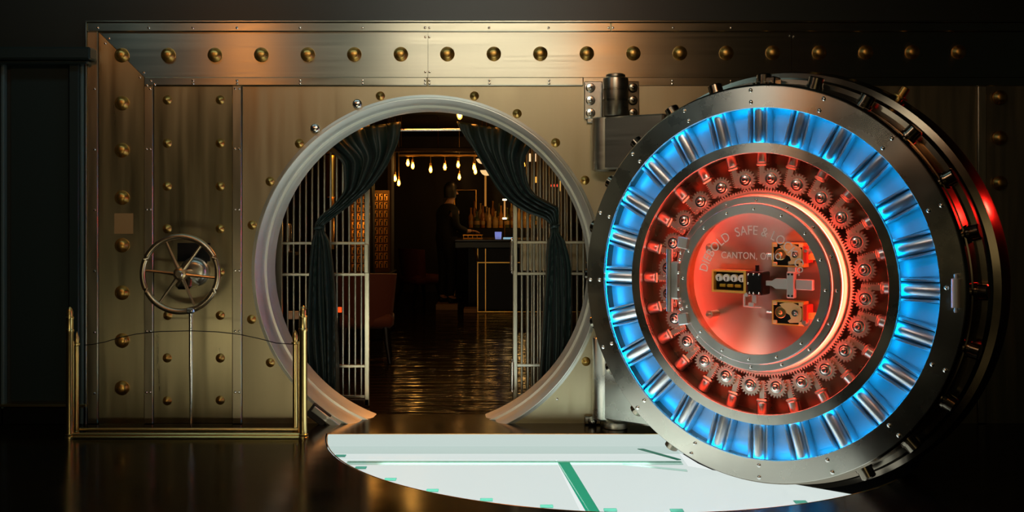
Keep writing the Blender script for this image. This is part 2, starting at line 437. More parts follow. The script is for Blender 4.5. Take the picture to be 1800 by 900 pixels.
# ------------------------------------------------------------------ hinge post beside the opening
K = thing('hinge_bracket', (HX, -HD, 0), 'tall steel hinge barrel with nut plates at the upper right of the opening', 'hinge')
zt, zb = Z(130, HD), Z(206, HD)
m = MB().lathe([(0, zt), (.055, zt), (.066, zt - .006), (.066, zt - .02), (.086, zt - .032), (.088, zt - .05), (.088, zb + .02), (.082, zb + .008), (.07, zb + .004), (0, zb + .004)], (0, 0, 0), 'Z', 40)
m.build('barrel', mat('barrel_steel', (.42, .37, .29), 1, .3, streak=(3, 3, 30), var=.15), K)
m = MB().lathe([(0, .05), (.06, .05), (.078, .04), (.082, .025), (.082, .004), (.075, 0), (0, 0)], (0, 0, 0), 'Z', 40); m.build('foot', M_face, K)
for (xa, xb) in ((1026, 1058), (1096, 1122)):
    a, b = W(xa, 210), W(xb, 144)
    m = MB().bbox((a.x - HX, HD - .05, a.z), (b.x - HX, HD - .0, b.z), .006)
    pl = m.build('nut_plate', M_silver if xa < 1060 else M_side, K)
    for y in (156, 178, 200):
        c = W(1037 if xa < 1060 else 1111, y)
        n = MB().lathe([(.0, -.034), (.008, -.032), (.012, -.024), (.026, -.022), (.031, -.014), (.034, -.006), (.034, 0)], (c.x - HX, HD - .05, c.z), 'Y', 6 if False else 20)
        n.build('nut', M_silver if xa < 1060 else M_side, pl)
a = W(1040, 740)
m = MB().bbox((a.x - HX - .055, HD - .07, .005), (a.x - HX + .06, HD - .012, .06), .006); fb = m.build('foot_plate', M_side, K)
MB().lathe([(.0, -.04), (.012, -.036), (.026, -.01), (.032, 0)], (a.x - HX, HD - .07, .028), 'Y', 20).build('nut', M_silver, fb)
MB().bbox((-.19, HD - .045, zb - .03), (-.02, HD - .012, zb), .005).build('ledge', M_silver, K)

# ------------------------------------------------------------------ the open round vault door
CX, CD, PHI, CZ = 1.4302, 1.1826, .6314, OZ
DR = thing('vault_door', (CX, -CD, 0), 'huge round vault door standing open with blue and red lit clockwork', 'vault door', rz=-PHI)


def DP(name, mb, mt, parent=None, angle=32):
    o = mb.build(name, mt, parent or DR, angle=angle)
    if parent is None: o.location = (0, 0, CZ)
    return o


def L(prof, seg=160, closed=True):         # prof as (r, w): w towards the viewer of the face
    return MB().lathe([(r, -w_) for r, w_ in prof], (0, 0, 0), 'Y', seg, closed)


def pol(r, a, w_=0.):
    return Vector((r * math.cos(a), -w_, r * math.sin(a)))


def rotY(a):                                # turn a part round the door axis by a (counter-clockwise as seen)
    return Matrix.Rotation(-a, 4, 'Y')


M_blueplate = mat('drum_plate', (.33, .36, .38), .3, .38, streak=(6, 6, 6), var=.15)
M_boltm = mat('locking_bolt_steel', (.74, .74, .74), 1, .33)
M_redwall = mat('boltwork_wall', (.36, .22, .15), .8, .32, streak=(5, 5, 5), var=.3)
M_gear = mat('gear_steel', (.78, .68, .55), .9, .34)
M_led_b = emis('blue_led', (.0, .39, 1.0), 28)
M_led_r = emis('red_led', (1, .055, .032), 34)
M_glass = glass_mat('clear_cover_glass', (1, 1, 1), .8)

# body behind the face: stepped plug
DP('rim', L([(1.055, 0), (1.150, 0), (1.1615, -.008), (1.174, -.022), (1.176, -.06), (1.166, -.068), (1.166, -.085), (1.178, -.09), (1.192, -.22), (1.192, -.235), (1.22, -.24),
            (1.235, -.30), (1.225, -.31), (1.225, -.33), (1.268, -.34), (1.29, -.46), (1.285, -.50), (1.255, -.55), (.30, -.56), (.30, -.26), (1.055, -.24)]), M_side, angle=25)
fr = DP('face_ring', L([(1.0314, -.018), (1.0314, .0), (1.034, .004), (1.158, .004), (1.1615, 0), (1.1615, -.018)]), M_face)
rv = MB().lathe([(0, -.010), (.006, -.009), (.0125, -.003), (.013, .003)], (0, 0, 0), 'Y', 14)
src = None
for i in range(16):
    for r in (1.137, 1.067):
        if i == 12 and r > 1.1: continue
        if src is None: src = rv.build('rivet', M_silver, fr); q = src
        else: q = src.copy(); COL.objects.link(q); q.parent = fr
        q.location = pol(r, math.radians(91.3 - 22.5 * (i + 1)) if False else math.radians(91.3 + 22.5 * i), .004)
# handle at the free edge
h = MB().cyl(pol(1.119, 0, .03) + Vector((0, 0, -.075)), pol(1.119, 0, .03) + Vector((0, 0, .075)), .024, seg=20)
h.cyl(pol(1.119, 0, .03) + Vector((0, 0, -.10)), pol(1.119, 0, .03) + Vector((0, 0, .10)), .010, seg=12)
h.bbox((1.119 - .012, -.03, -.10), (1.119 + .012, -.002, -.085), .003).bbox((1.119 - .012, -.03, .085), (1.119 + .012, -.002, .10), .003)
DP('handle', h, M_lever)
# blue lit drum
dr = DP('bolt_drum', L([(1.062, -.02), (1.062, -.13), (.80, -.13), (.80, -.02), (.795, -.02), (.795, -.14), (1.068, -.14), (1.068, -.02)]), M_blueplate)
cell = MB(); A = math.radians(15)
# sunken lighter plate between two bolts
for k in range(24):
    a1, a2 = A * k + math.radians(4.4), A * (k + 1) - math.radians(4.4)
    n = 4
    ring1 = [pol(1.012, a1 + (a2 - a1) * j / n, -.118) for j in range(n + 1)] + [pol(.842, a2 - (a2 - a1) * j / n, -.118) for j in range(n + 1)]
    ring2 = [p + Vector((0, .012, 0)) for p in ring1]
    cell.loft([ring1, ring2])
cell.build('cell_plate', M_blueplate, dr)
tr = MB()
for sgn in (-1, 1):
    tr.bbox((.80, .035, sgn * .056 - .006), (1.062, .125, sgn * .056 + .006), .003)
bt = MB().rod((.806, .072, 0), (1.06, .072, 0), [(0, .040), (.02, .043), (.93, .043), (.95, .036), (1, .036)], 24)
s1 = s2 = None
for k in range(24):
    Mx = rotY(A * k)
    if s1 is None:
        s1 = bt.build('locking_bolt', M_boltm, DR); s1.location = (0, 0, CZ); q1 = s1
        s2 = tr.build('bolt_guide', M_blueplate, s1)
    else:
        q1 = s1.copy(); COL.objects.link(q1); q1.parent = DR; q1.matrix_basis = Matrix.Translation((0, 0, CZ)) @ Mx
        q2 = s2.copy(); COL.objects.link(q2); q2.parent = q1
L2 = lambda r, w_, t: L([(r - t, w_ - t), (r + t, w_ - t), (r + t, w_ + t), (r - t, w_ + t)])
led = DP('blue_light_strip', L2(1.047, -.030, .006), M_led_b); L2(.812, -.032, .005).build('blue_light_strip', M_led_b, led)
DP('cover_glass', L([(.8284, -.006), (1.034, -.006), (1.034, -.010), (.8284, -.010)]), M_glass)
DP('middle_ring', L([(.7674, .002), (.770, .006), (.826, .006), (.8284, .002), (.8284, -.022), (.7674, -.022)]), M_face)
# red lit boltwork
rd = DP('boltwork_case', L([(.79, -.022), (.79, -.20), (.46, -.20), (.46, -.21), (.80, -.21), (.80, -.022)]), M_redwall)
g = MB(); nt_ = 20; gp = []
for i in range(nt_ * 4):
    a = 2 * pi * i / (nt_ * 4); r = .066 if i % 4 in (0, 1) else .053
    gp.append((r * math.cos(a), r * math.sin(a)))
g.prism(gp, [], lambda a, b: (a, -.010, b), lambda a, b: (a, .014, b))
gh = MB().lathe([(0, -.040), (.010, -.040), (.014, -.036), (.014, -.026), (.022, -.024), (.025, -.018), (.025, -.013), (.036, -.012), (.038, -.010), (.038, 0)], (0, 0, 0), 'Y', 24)
rk = MB().bbox((.585, -.0, -.017), (.70, .02, .017), .002)
for i in range(8): rk.bbox((.592 + i * .0125, .0, .016), (.598 + i * .0125, .02, .027), .001)
rk.bbox((.695, -.012, -.034), (.712, .04, .034), .006)
hd = MB().rod((.712, .014, 0), (.785, .014, 0), [(0, .030), (.08, .036), (.9, .036), (1, .036)], 22)
s1 = s2 = s3 = s4 = None
for k in range(24):
    ang = math.radians(84) - A * k
    loc = pol(.619, ang, -.09) + Vector((0, 0, CZ))
    if s1 is None:
        s1 = g.build('gear', M_gear, DR, angle=25); s1.location = loc; s2 = gh.build('gear_boss', M_silver, s1); q = s1
        s3 = rk.build('rack_bar', M_gear, DR); s3.location = (0, .10, CZ); s4 = hd.build('rack_head', M_boltm, s3)
    else:
        q = s1.copy(); COL.objects.link(q); q.parent = DR; q.location = loc
        q.rotation_euler = (0, -random.random(), 0)
        q2 = s2.copy(); COL.objects.link(q2); q2.parent = q
        q = s3.copy(); COL.objects.link(q); q.parent = DR; q.matrix_basis = Matrix.Translation((0, .10, CZ)) @ rotY(A * k)
        q2 = s4.copy(); COL.objects.link(q2); q2.parent = q
rg = []; NT = 200
for i in range(NT * 4):
    a = 2 * pi * i / (NT * 4); r = .558 if i % 4 in (0, 1) else .546
    rg.append((r * math.cos(a), r * math.sin(a)))
hole = [(.49 * math.cos(2 * pi * i / 96), .49 * math.sin(2 * pi * i / 96)) for i in range(96)]
DP('ring_gear', MB().prism(rg, [hole], lambda a, b: (a, .075, b), lambda a, b: (a, .10, b)), M_gear, angle=25)
DP('ring_gear_step', L([(.50, -.055), (.525, -.055), (.529, -.06), (.529, -.075), (.50, -.075)]), M_gear)
lr = DP('red_light_strip', L2(.505, -.022, .006), M_led_r)
L2(.785, -.03, .003).build('red_light_strip', emis('red_led_dim', (1, .05, .02), 4), lr)
DP('cover_glass', L([(.512, -.004), (.77, -.004), (.77, -.008), (.512, -.008)]), M_glass)
# hub: housing, hinged round glass door, inner dish
hub = DP('hub_housing', L([(.47, -.20), (.49, -.20), (.49, -.012), (.511, -.008), (.513, 0), (.513, .022), (.509, .026), (.472, .026), (.47, .02)]), M_frame)
fr2 = DP('glass_door_frame', L([(.413, .062), (.413, .03), (.468, .03), (.468, .058), (.464, .062)]), M_frame)
src = None
for i in range(16):
    a = math.radians(88 + 22.5 * i)
    for r, ww, par in ((.440, .062, fr2), (.491, .026, hub)):
        q = rv.build('rivet', M_silver, par) if src is None else src.copy()
        if src is None: src = q
        else: COL.objects.link(q); q.parent = par
        q.location = pol(r, a, ww); q.scale = (.72, .72, .72)
MB().lathe([(.0, -.052), (.414, -.052), (.414, -.047), (0, -.047)], (0, 0, 0), 'Y', 96).build('pane', M_glass, fr2)
dish = DP('dish', L([(.0, -.150), (.20, -.146), (.36, -.130), (.445, -.10), (.468, -.06), (.468, .02), (.472, .02), (.472, -.16), (0, -.17)], closed=False),
          mat('spun_steel_dish', (.55, .47, .40), 1, .36, .8, 'radial'))
L2(.455, .010, .006).build('red_light_strip', emis('hub_led', (1, .07, .045), 20), dish)
# glass door hinge at the left and latch at the right
hg = MB().bbox((-.515, -.085, -.115), (-.455, -.02, .115), .01).cyl((-.522, -.075, -.19), (-.522, -.075, .19), .020, seg=18)
for s_ in (-1, 1):
    hg.bbox((-.50, -.085, s_ * .15 - .035), (-.43, -.06, s_ * .15 + .035), .006, Matrix.Rotation(s_ * .18, 4, 'Y'))
hgo = DP('glass_door_hinge', hg, M_frame)
for z in (-.17, -.13, -.05, .05, .13, .17):
    q = src.copy(); COL.objects.link(q); q.parent = hgo; q.location = (-.463 + abs(z) * .12, -.086, z)
# writing engraved on the glass
font_mat = mat('etched_white_letters', (.95, .90, .84), 0, .5)


def letters(name, body, size, loc_fn, spacing=1.0, parent=fr2):
    cu = bpy.data.curves.new(name, 'FONT'); cu.body = body; cu.size = size; cu.align_x = 'CENTER'; cu.align_y = 'BOTTOM_BASELINE'; cu.extrude = .0008
    cu.space_character = spacing; cu.offset = 0
    o = bpy.data.objects.new(name, cu); COL.objects.link(o); o.data.materials.append(font_mat)
    dg = bpy.context.evaluated_depsgraph_get(); me = bpy.data.meshes.new_from_object(o.evaluated_get(dg))
    bpy.data.objects.remove(o); vs = [v.co.copy() for v in me.vertices]; fs = [tuple(p.vertices) for p in me.polygons]
    mb = MB().add([loc_fn(v) for v in vs], fs)
    return mb


def arc_xf(R, zoff):
    def f(v):
        a = pi / 2 - v.x * .80 / R; r = R + v.y
        return Vector((r * math.cos(a), -.0535 - v.z, r * math.sin(a) + zoff))
    return f


mb = letters('lettering', 'DIEBOLD  SAFE & LOCK Co.', .077, arc_xf(.288, 0), 1.04)
mb.build('lettering', font_mat, fr2, flat=True)
mb = letters('lettering', 'CANTON, OHIO', .056, lambda v: Vector((v.x * .86 - .005, -.0535 - v.z, v.y + .145)), 1.05)
mb.build('lettering', font_mat, fr2, flat=True)
# time locks and bolt inside the dish
M_gold = mat('gilt_lock_case', (.95, .62, .12), .35, .35)
M_goldplate = mat('gilt_movement_plate', (.95, .74, .34), .3, .4)
M_blk = mat('blackened_steel', (.012, .011, .010), .3, .35)
M_redbox = mat('red_lock_side', (.75, .05, .02), 0, .4)
WB = -.02                                   # front of the lock boxes


def lockbox(cx, cz):
    w2, h2 = .095, .070
    b = MB()
    rect = [(-w2, -h2), (w2, -h2), (w2, h2), (-w2, h2)]; inn = [(-w2 + .008, -h2 + .008), (w2 - .008, -h2 + .008), (w2 - .008, h2 - .008), (-w2 + .008, h2 - .008)]
    b.prism(rect, [inn], lambda a, c: (cx + a, -WB, cz + c), lambda a, c: (cx + a, .10, cz + c))
    o = DP('time_lock', b, M_gold)
    MB().box((cx - w2 + .008, .03, cz - h2 + .008), (cx + w2 - .008, .10, cz + h2 - .008)).build('movement_back', M_blk, o)
    pl = [(-.02, .06), (.03, .062), (.07, .045), (.083, .03), (.083, -.03), (.07, -.05), (.012, -.055), (.0, -.045), (.02, -.03), (.012, -.01), (-.008, .0), (-.012, .018), (-.03, .03), (-.05, .05)]
    MB().prism(pl, [], lambda a, c: (cx + a, .020, cz + c), lambda a, c: (cx + a, .030, cz + c)).build('movement_plate', M_goldplate, o)
    MB().lathe([(0, .008), (.008, .006), (.010, .012), (.020, .013), (.020, .020)], (cx + .045, 0, cz + .004), 'Y', 20).build('winding_arbor', M_silver, o)
    MB().lathe([(0, .016), (.006, .015), (.012, .022), (.030, .022), (.034, .025), (.034, .03)], (cx - .045, 0, cz + .002), 'Y', 24).build('balance_wheel', M_lbrass, o)
    for sx in (-1, 1):
        for sz in (-1, 1):
            MB().bbox((cx + sx * .079 - .012, .0, cz + sz * .055 - .01) if False else (cx + sx * .078 - .013, -WB - .002, cz + sz * .055 - .011), (cx + sx * .078 + .013, .032, cz + sz * .055 + .011), .003).build('corner_lug', M_goldplate, o)
    MB().bbox((cx + w2, .005, cz - .045), (cx + w2 + .028, .10, cz + .055), .004).build('red_side', M_redbox, o)
    MB().bbox((cx + w2 + .02, .015, cz - .025), (cx + w2 + .075, .045, cz + .012), .006).build('mounting_ear', M_gold, o)
    MB().cyl((cx - w2 - .035, .03, cz), (cx - w2, .03, cz), .007, seg=12).build('trip_pin', M_silver, o)
    return o


lockbox(.19, .172); lockbox(.19, -.166)
# four dial time lock
cx, cz, w2, h2 = -.172, .003, .110, .067
b = MB().prism([(-w2, -h2), (w2, -h2), (w2, h2), (-w2, h2)], [[(-w2 + .012, -h2 + .013), (w2 - .016, -h2 + .013), (w2 - .016, h2 - .011), (-w2 + .012, h2 - .011)]],
               lambda a, c: (cx + a, .01, cz + c), lambda a, c: (cx + a, .11, cz + c))
o = DP('dial_lock', b, M_gold)
MB().box((cx - w2 + .01, .05, cz - h2 + .01), (cx + w2 - .014, .11, cz + h2 - .01)).build('movement_back', M_blk, o)
M_dial = mat('white_dial', (.85, .85, .80), 0, .45)
for k in range(4):
    dx = -.073 + k * .049
    q = MB().lathe([(0, .026), (.021, .026), (.0225, .029), (.0225, .05)], (cx + dx, 0, cz + .020), 'Y', 28).build('dial', M_dial, o)
    MB().lathe([(0, .020), (.004, .021), (.004, .026)], (cx + dx, 0, cz + .020), 'Y', 10).box((cx + dx - .002, .0235, cz + .002), (cx + dx + .002, .026, cz + .018)).build('arbor', M_blk, q)
for k in range(3):
    dx = -.05 + k * .049
    MB().bbox((cx + dx - .019, .03, cz - .036), (cx + dx + .019, .05, cz - .018), .003).build('brass_key', mat('yellow_brass', (.9, .65, .08), .7, .35) if k == 0 else bpy.data.materials['yellow_brass'], o)
MB().bbox((cx + w2, .012, cz - h2 + .01), (cx + w2 + .02, .11, cz + h2), .003).build('red_side', mat('dark_red_side', (.20, .02, .01), 0, .4), o)
# black centre plate, bolt bar, yoke
o = DP('carrier_plate', MB().bbox((-.045, -.02, -.068), (.052, .10, .068), .006).cyl((-.0, .03, .07), (-.0, .03, .105), .012, seg=12), M_blk)
for (x, z) in ((-.032, .052), (.0, .055), (.034, .054), (-.034, .0), (-.024, -.054), (.0, -.056), (.034, -.055)):
    MB().lathe([(0, -.030), (.006, -.028), (.008, -.02)], (x, 0, z), 'Y', 12).build('screw', M_silver, o)
b = MB().prism([(.066, -.014), (.066, .014), (.10, .014), (.125, .030), (.20, .030), (.20, -.030), (.125, -.030), (.10, -.014)], [], lambda a, c: (a, .0, c + .004), lambda a, c: (a, .03, c + .004))
o = DP('lock_bolt', b, M_lever)
MB().bbox((.245, .0, -.026), (.345, .03, .034), .003).build('bolt_bar', M_lever, o)
MB().bbox((.40, .0, -.026), (.44, .03, .034), .003).build('bolt_bar', M_lever, o)
MB().bbox((.195, -.012, -.075), (.240, .03, .075), .004).bbox((.185, .03, .06), (.235, .10, .14), .004).build('bolt_yoke', M_lever, o)
for z in (-.062, .062):
    for x in (.207, .229): MB().lathe([(0, -.018), (.006, -.016), (.007, -.01)], (x, 0, z), 'Y', 10).build('screw', M_blk, o)
b = MB().bbox((-.085, .02, -.145), (.03, .03, -.135), .003).bbox((-.085, .02, -.145), (-.072, .03, -.07), .003).bbox((-.05, .01, -.145), (-.012, .035, -.115), .004).cyl((-.055, .0, -.07), (-.055, .04, -.07), .012, seg=14)
b.bbox((-.03, .02, -.12), (.0, .04, -.06), .003)
DP('trip_linkage', b, M_lever)
for a in (math.radians(146), math.radians(214), math.radians(33), math.radians(-35)):
    b = MB().cyl(pol(.365, a, -.13), pol(.365, a, -.02), .020, seg=18).cyl(pol(.365, a, -.03), pol(.365, a, -.015), .025, seg=18).cyl(pol(.365, a, -.015), pol(.365, a, .01), .010, seg=12)
    DP('dish_stud', b, M_gear)
# bolt ends round the rim
pn = MB().rod((1.165, .135, 0), (1.245, .135, 0), [(0, .050), (.35, .050), (.36, .044), (.92, .044), (1, .036)], 24)
s1 = None
for k in range(24):
    if s1 is None: s1 = pn.build('rim_bolt', M_side, DR); s1.location = (0, 0, CZ)
    elif k not in (17, 18, 19):           # the lowest three are out of sight below the floor
        q = s1.copy(); COL.objects.link(q); q.parent = DR; q.matrix_basis = Matrix.Translation((0, 0, CZ)) @ rotY(A * k)
b = MB().rod(pol(1.26, math.radians(57), -.44), pol(1.36, math.radians(57), -.44), [(0, .02), (.35, .02), (.36, .042), (.45, .042), (.46, .024), (1, .024)], 16)
DP('flange_stud', b, M_brass)
b = MB().bbox((-.06, .10, 1.175), (.06, .20, 1.225), .008, Matrix.Rotation(math.radians(1), 4, 'Y'))
for i in range(4): b.lathe([(0, .09), (.008, .092), (.009, .102)], (-.05 + i * .034, 0, 1.19), 'Y', 10)
DP('rim_stop_block', b, M_side)
# hinge arms carried by the door
hu, hw = -1.27, -.406
for (za, zc) in ((Z(298, HD), Z(206, HD)), (.06, .62)):
    b = MB().bbox((hu, -hw - .075, za), (-.78, -hw + .075, zc), .012)
    b.lathe([(0, za - .012), (.07, za - .012), (.085, za), (.087, za + .02), (.087, zc - .006), (.080, zc), (0, zc)], (hu, -hw, 0), 'Z', 40)
    o = b.build('hinge_arm', mat('arm_steel', (.50, .45, .35), 1, .36, streak=(2, 2, 25), var=.15) if za > 1 else M_face, DR, angle=30)
# ------------------------------------------------------------------ lit glass floor
ZG = -.085
FL = thing('floor_light', (0, -1.1, ZG), 'glowing white glass floor panel in front of the round opening', 'floor light')
tip = Vector((1.927, -1.472)); ud = Vector((math.cos(PHI), -math.sin(PHI)))


def clip_arc(ymin, ymax, xmin=-9, xmax=9):
    return [(x, y) for x, y in arc if ymin <= y <= ymax and xmin <= x <= xmax]


def FP(name, mb, mt, parent=None, angle=35):
    o = mb.build(name, mt, parent or FL, angle=angle)
    if parent is None: o.location = (0, 1.1, -ZG)
    return o


def onl(y): s_ = (y - tip.y) / ud.y; return tip.x + s_ * ud.x           # door line x at y


yj = -W(0, 808, 0).y
yj = -.70
line = lambda y: onl(y) - .0
xs = lambda y: .275 + (-y - .70) * (.10 / 1.0)                           # fin between the front panes
shr = lambda p: (HX + (p[0] - HX) * .994, -HD + (p[1] + HD) * .994)
A_ = [shr(p) for p in arc]
back = [(A_[0][0], yb - .004)] + [p for p in A_[1:] if p[1] >= yj] + [p for p in ()]
left_back = [p for p in A_ if p[1] >= yj and p[0] < 0]
p_back = [(left_back[0][0], yb - .006)] + left_back[1:] + [(1.09, yj), (1.09, yb - .006)]
left_front = [p for p in A_ if p[1] < yj and p[0] <= xs(p[1])]
p_left = [(left_back[-1][0] + .01, yj - .006)] + left_front + [(xs(-2.11), -2.11)] + [(xs(yj), yj - .006)]
p_left = [(left_back[-1][0] + .01, yj - .006)] + left_front + [(xs(yj), yj - .006)]
right_front = [p for p in A_ if p[0] > xs(p[1]) + .012 and p[1] <= tip.y - .0 and p[0] < 2.05 and p[0] < onl(p[1]) + .2]
p_right = [(xs(yj) + .012, yj - .006)] + right_front + [tuple(tip + ud * .02), (1.09, -.862), (1.09, yj - .006)]
for nm, pp in (('back', p_back), ('left', p_left), ('right', p_right)):
    FP('glass_pane', MB().prism(pp, [], lambda a, b: (a, b, ZG), lambda a, b: (a, b, ZG - .012)), glass_mat('floor_glass', (.97, .99, .985), .6, .3) if nm == 'back' else bpy.data.materials['floor_glass'])
nb = Vector((math.sin(PHI), math.cos(PHI))) * .15
tray = [(A_[0][0], yb - .002)] + [p for p in A_[1:] if p[0] < 1.9 or p[1] < -1.47] + [tuple(tip + ud * .04), tuple(tip + ud * .05 + nb), (1.26, -.76), (1.20, -.60), (1.14, yb - .002)]
tray = [p for i, p in enumerate(tray)]
M_lamp = emis('opal_light_box', (.93, 1.0, .975), .86)
FP('light_tray', MB().prism(tray, [], lambda a, b: (a, b, -.135), lambda a, b: (a, b, -.145)), M_lamp)
M_fin = translucent_mat('green_edge_glass', (.10, .42, .32), .6)
M_finsoft = translucent_mat('pale_edge_glass', (.80, .93, .88), .6)
FP('glass_fin', MB().box((-1.05, yj - .045, ZG - .022), (1.08, yj + .035, ZG - .018)), M_finsoft)
FP('glass_fin', MB().prism([(.70, -.715), (1.08, -.865), (1.08, -.905), (.70, -.74)], [], lambda a, b: (a, b, ZG - .020), lambda a, b: (a, b, ZG - .024)), M_finsoft)
FP('glass_fin', MB().box((-1.05, yj + .005, ZG - .030), (1.08, yj + .050, ZG - .026)), M_fin)
FP('glass_fin', MB().prism([(xs(yj) + .015, yj - .01), (xs(yj) + .09, yj - .01), (xs(-2.1) + .085, -2.1), (xs(-2.1) + .015, -2.1)], [], lambda a, b: (a, b, ZG - .014), lambda a, b: (a, b, ZG - .019)), M_fin)
FP('glass_fin', MB().prism([(.84, yb - .01), (.88, yb - .01), (1.085, -.63), (1.06, -.64)], [], lambda a, b: (a, b, ZG - .014), lambda a, b: (a, b, ZG - .019)), M_fin)
# riser glass strips along back and arc, steel rim, glass clips
m = MB().box((A_[0][0], yb - .0055, -.135), (1.69, yb - .0005, -.004)); FP('riser', m, emis('opal_riser', (.84, 1.0, .94), .66))
m = MB()
rim = [A_[0]] + [p for p in A_[1:] if p[0] < 1.9 or p[1] < -1.45]
m.tube([(x, y, -.004) for x, y in [shr((HX + (a - HX) / .994, -HD + (b + HD) / .994)) for a, b in rim]], .0032, 6)
m.tube([(A_[0][0], yb - .003, -.003), (1.69, yb - .003, -.003)], .003, 6)
FP('rim_trim', m, M_trimbrass)
for (x, y) in ((585, 779), (598, 802.5), (634, 823.5), (686, 844), (760, 863.5), (855, 880), (961, 891.5), (1073, 898), (1190, 899), (1408, 884)):
    s_ = (H - ZG) * S / (y - HY); px, py = (x - 900) / S * s_, -(D - D * s_)
    FP('glass_clip', MB().bbox((px - .035, py - .02, ZG + .0005), (px + .035, py + .03, ZG + .006), .002), translucent_mat('clip_green', (.35, .66, .57), .6) if x == 585 else bpy.data.materials['clip_green'])

# ------------------------------------------------------------------ hand wheel on the wall
wd = .285; wc = W(317, 481.7, wd)
HWt = thing('hand_wheel', (wc.x, 0, 0), 'six spoked steel hand wheel on a wall gear in front of the steel wall', 'hand wheel')
z0 = wc.z
m = MB().tube([(.254 * math.cos(2 * pi * i / 64), -wd, z0 + .254 * math.sin(2 * pi * i / 64)) for i in range(64)], .0205, 14, True); m.build('rim', M_wheel, HWt)
m = MB().lathe([(0, -.04), (.020, -.04), (.026, -.034), (.026, -.022), (.040, -.018), (.046, -.008), (.046, .02), (.03, .03), (0, .03)], (0, -wd, z0), 'Y', 32); m.build('hub', M_wheel, HWt)
for k in range(6):
    a = math.radians(54 + 60 * k)
    MB().tube([(r * math.cos(a), -wd + .0, z0 + r * math.sin(a)) for r in (.035, .09, .16, .24)], [.016, .012, .010, .0085], 10).build('spoke', M_wheel, HWt)
MB().cyl((0, -wd + .03, z0), (0, -.03, z0), .022, seg=18).build('shaft', M_wheel, HWt)
m = MB().lathe([(0, -.075), (.05, -.075), (.07, -.07), (.085, -.06), (.09, -.05), (.10, -.045), (.105, -.02), (.105, -.012)], (.02, 0, z0), 'Y', 40); m.build('flange', mat('gear_housing_steel', (.60, .58, .50), 1, .3), HWt)
a, b = W(314, 459), W(371, 427)
MB().bbox((a.x - wc.x, -.03, a.z), (b.x - wc.x, -.012, b.z), .003).build('gear_box', M_blk, HWt)
MB().bbox((-.055, -wd + .05, z0 - .11), (.055, -.012, z0 - .02), .02).build('gear_housing', M_side, HWt)
m = MB().rod((.072, -wd, .0), (.072, -wd, z0 - .235), [(0, .004), (.05, .007), (.5, .013), (1, .015)], 14); m.build('post', M_silver, HWt)
m = MB().bbox((.045, -wd - .025, z0 - .265), (.10, -wd + .02, z0 - .228), .008).cyl((.072, -wd - .03, z0 - .246), (.072, -wd + .03, z0 - .246), .012, seg=14); m.build('clamp', M_silver, HWt)

# ------------------------------------------------------------------ brass railing
RLd = .469
RL = thing('brass_railing', (W(327, 770, RLd).x, -RLd, 0), 'low brass railing with four posts in front of the steel wall', 'railing')
rx0 = RL.location.x


def post(x, ytop, d, r, kind):
    px = W(x, 0, d).x - rx0; zt_ = W(x, ytop, d).z; y_ = -d + RLd
    pr = [(0, r * 1.35), (.012, r * 1.35), (.016, r * 1.15), (.03, r * 1.25), (.035, r), (.80, r * .97)]
    if kind: pr += [(.81, r * 1.12), (.825, r * 1.12), (.83, r * .98), (.90, r * .98), (.91, r * 1.1), (.92, r * 1.1), (.925, r * .85), (.96, r * .9), (.975, r * .75), (.99, r * .5), (1, .002)]
    else: pr += [(.86, r), (.87, r * 1.5), (.885, r * 1.5), (.89, r), (.93, r * 1.25), (.96, r * .9), (.985, r * .45), (1, .001)]
    return MB().rod((px, y_, 0.0), (px, y_, zt_), pr, 24).build('post', M_lbrass, RL)


pL, pR = post(122.5, 539, RLd, .0235, True), post(533, 537, RLd, .026, True)
qL, qR = post(135, 583, .36, .013, False), post(519, 580, .36, .017, False)
for x, d in ((128.5, .38), (525.5, .40)):
    px = W(x, 0, d).x - rx0; MB().cyl((px, RLd - d, 0), (px, RLd - d, W(0, 600, d).z), .007, seg=12).build('post', M_lbrass, RL)
xa, xb = W(122, 0, RLd).x - rx0, W(533, 0, RLd).x - rx0
m = MB().bbox((xa, -.022, .0), (xb, .022, .016), .005).build('base_rail', M_lbrass, RL)
MB().bbox((xa, -.016, .016), (xb, .016, .034), .005).build('base_rail', M_lbrass, RL)
MB().cyl((xa + .03, .09, .036), (xb - .03, .09, .036), .012, seg=14).build('base_rail', M_lbrass, RL)
pts = []
for x, y in ((148, 606.5), (162, 605.5), (185, 601), (210, 593.5), (240, 587), (280, 582.7), (335, 581.5), (380, 583.2), (420, 587.5), (455, 595), (485, 603), (514, 605)):
    pts.append(W(x, y, .36) - Vector((rx0, 0, 0)))
w_ = MB().tube([(p.x, .0, p.z) for p in pts], .0032, 6).build('wire', M_blk); w_.location = (rx0, -.36, 0); tag(w_, 'thin dark wire bowed between the slim railing posts', 'wire')

# ------------------------------------------------------------------ curtains just behind the opening
def interp(tab, t):
    n = len(tab)
    for i in range(n - 1):
        if tab[i][0] <= t <= tab[i + 1][0]:
            h = tab[i + 1][0] - tab[i][0]; f = (t - tab[i][0]) / h; out = []
            for c in range(1, len(tab[0])):
                sl = lambda k: (tab[k + 1][c] - tab[k][c]) / (tab[k + 1][0] - tab[k][0])
                d = sl(i); m0 = sl(i - 1) if i > 0 else d; m1 = sl(i + 1) if i < n - 2 else d
                m0 = 0 if m0 * d <= 0 else 2 * m0 * d / (m0 + d); m1 = 0 if m1 * d <= 0 else 2 * m1 * d / (m1 + d)
                f2, f3 = f * f, f * f * f
                out.append((2 * f3 - 3 * f2 + 1) * tab[i][c] + (f3 - 2 * f2 + f) * h * m0 + (3 * f2 - 2 * f3) * tab[i + 1][c] + (f3 - f2) * h * m1)
            return out
    return list(tab[-1][1:])


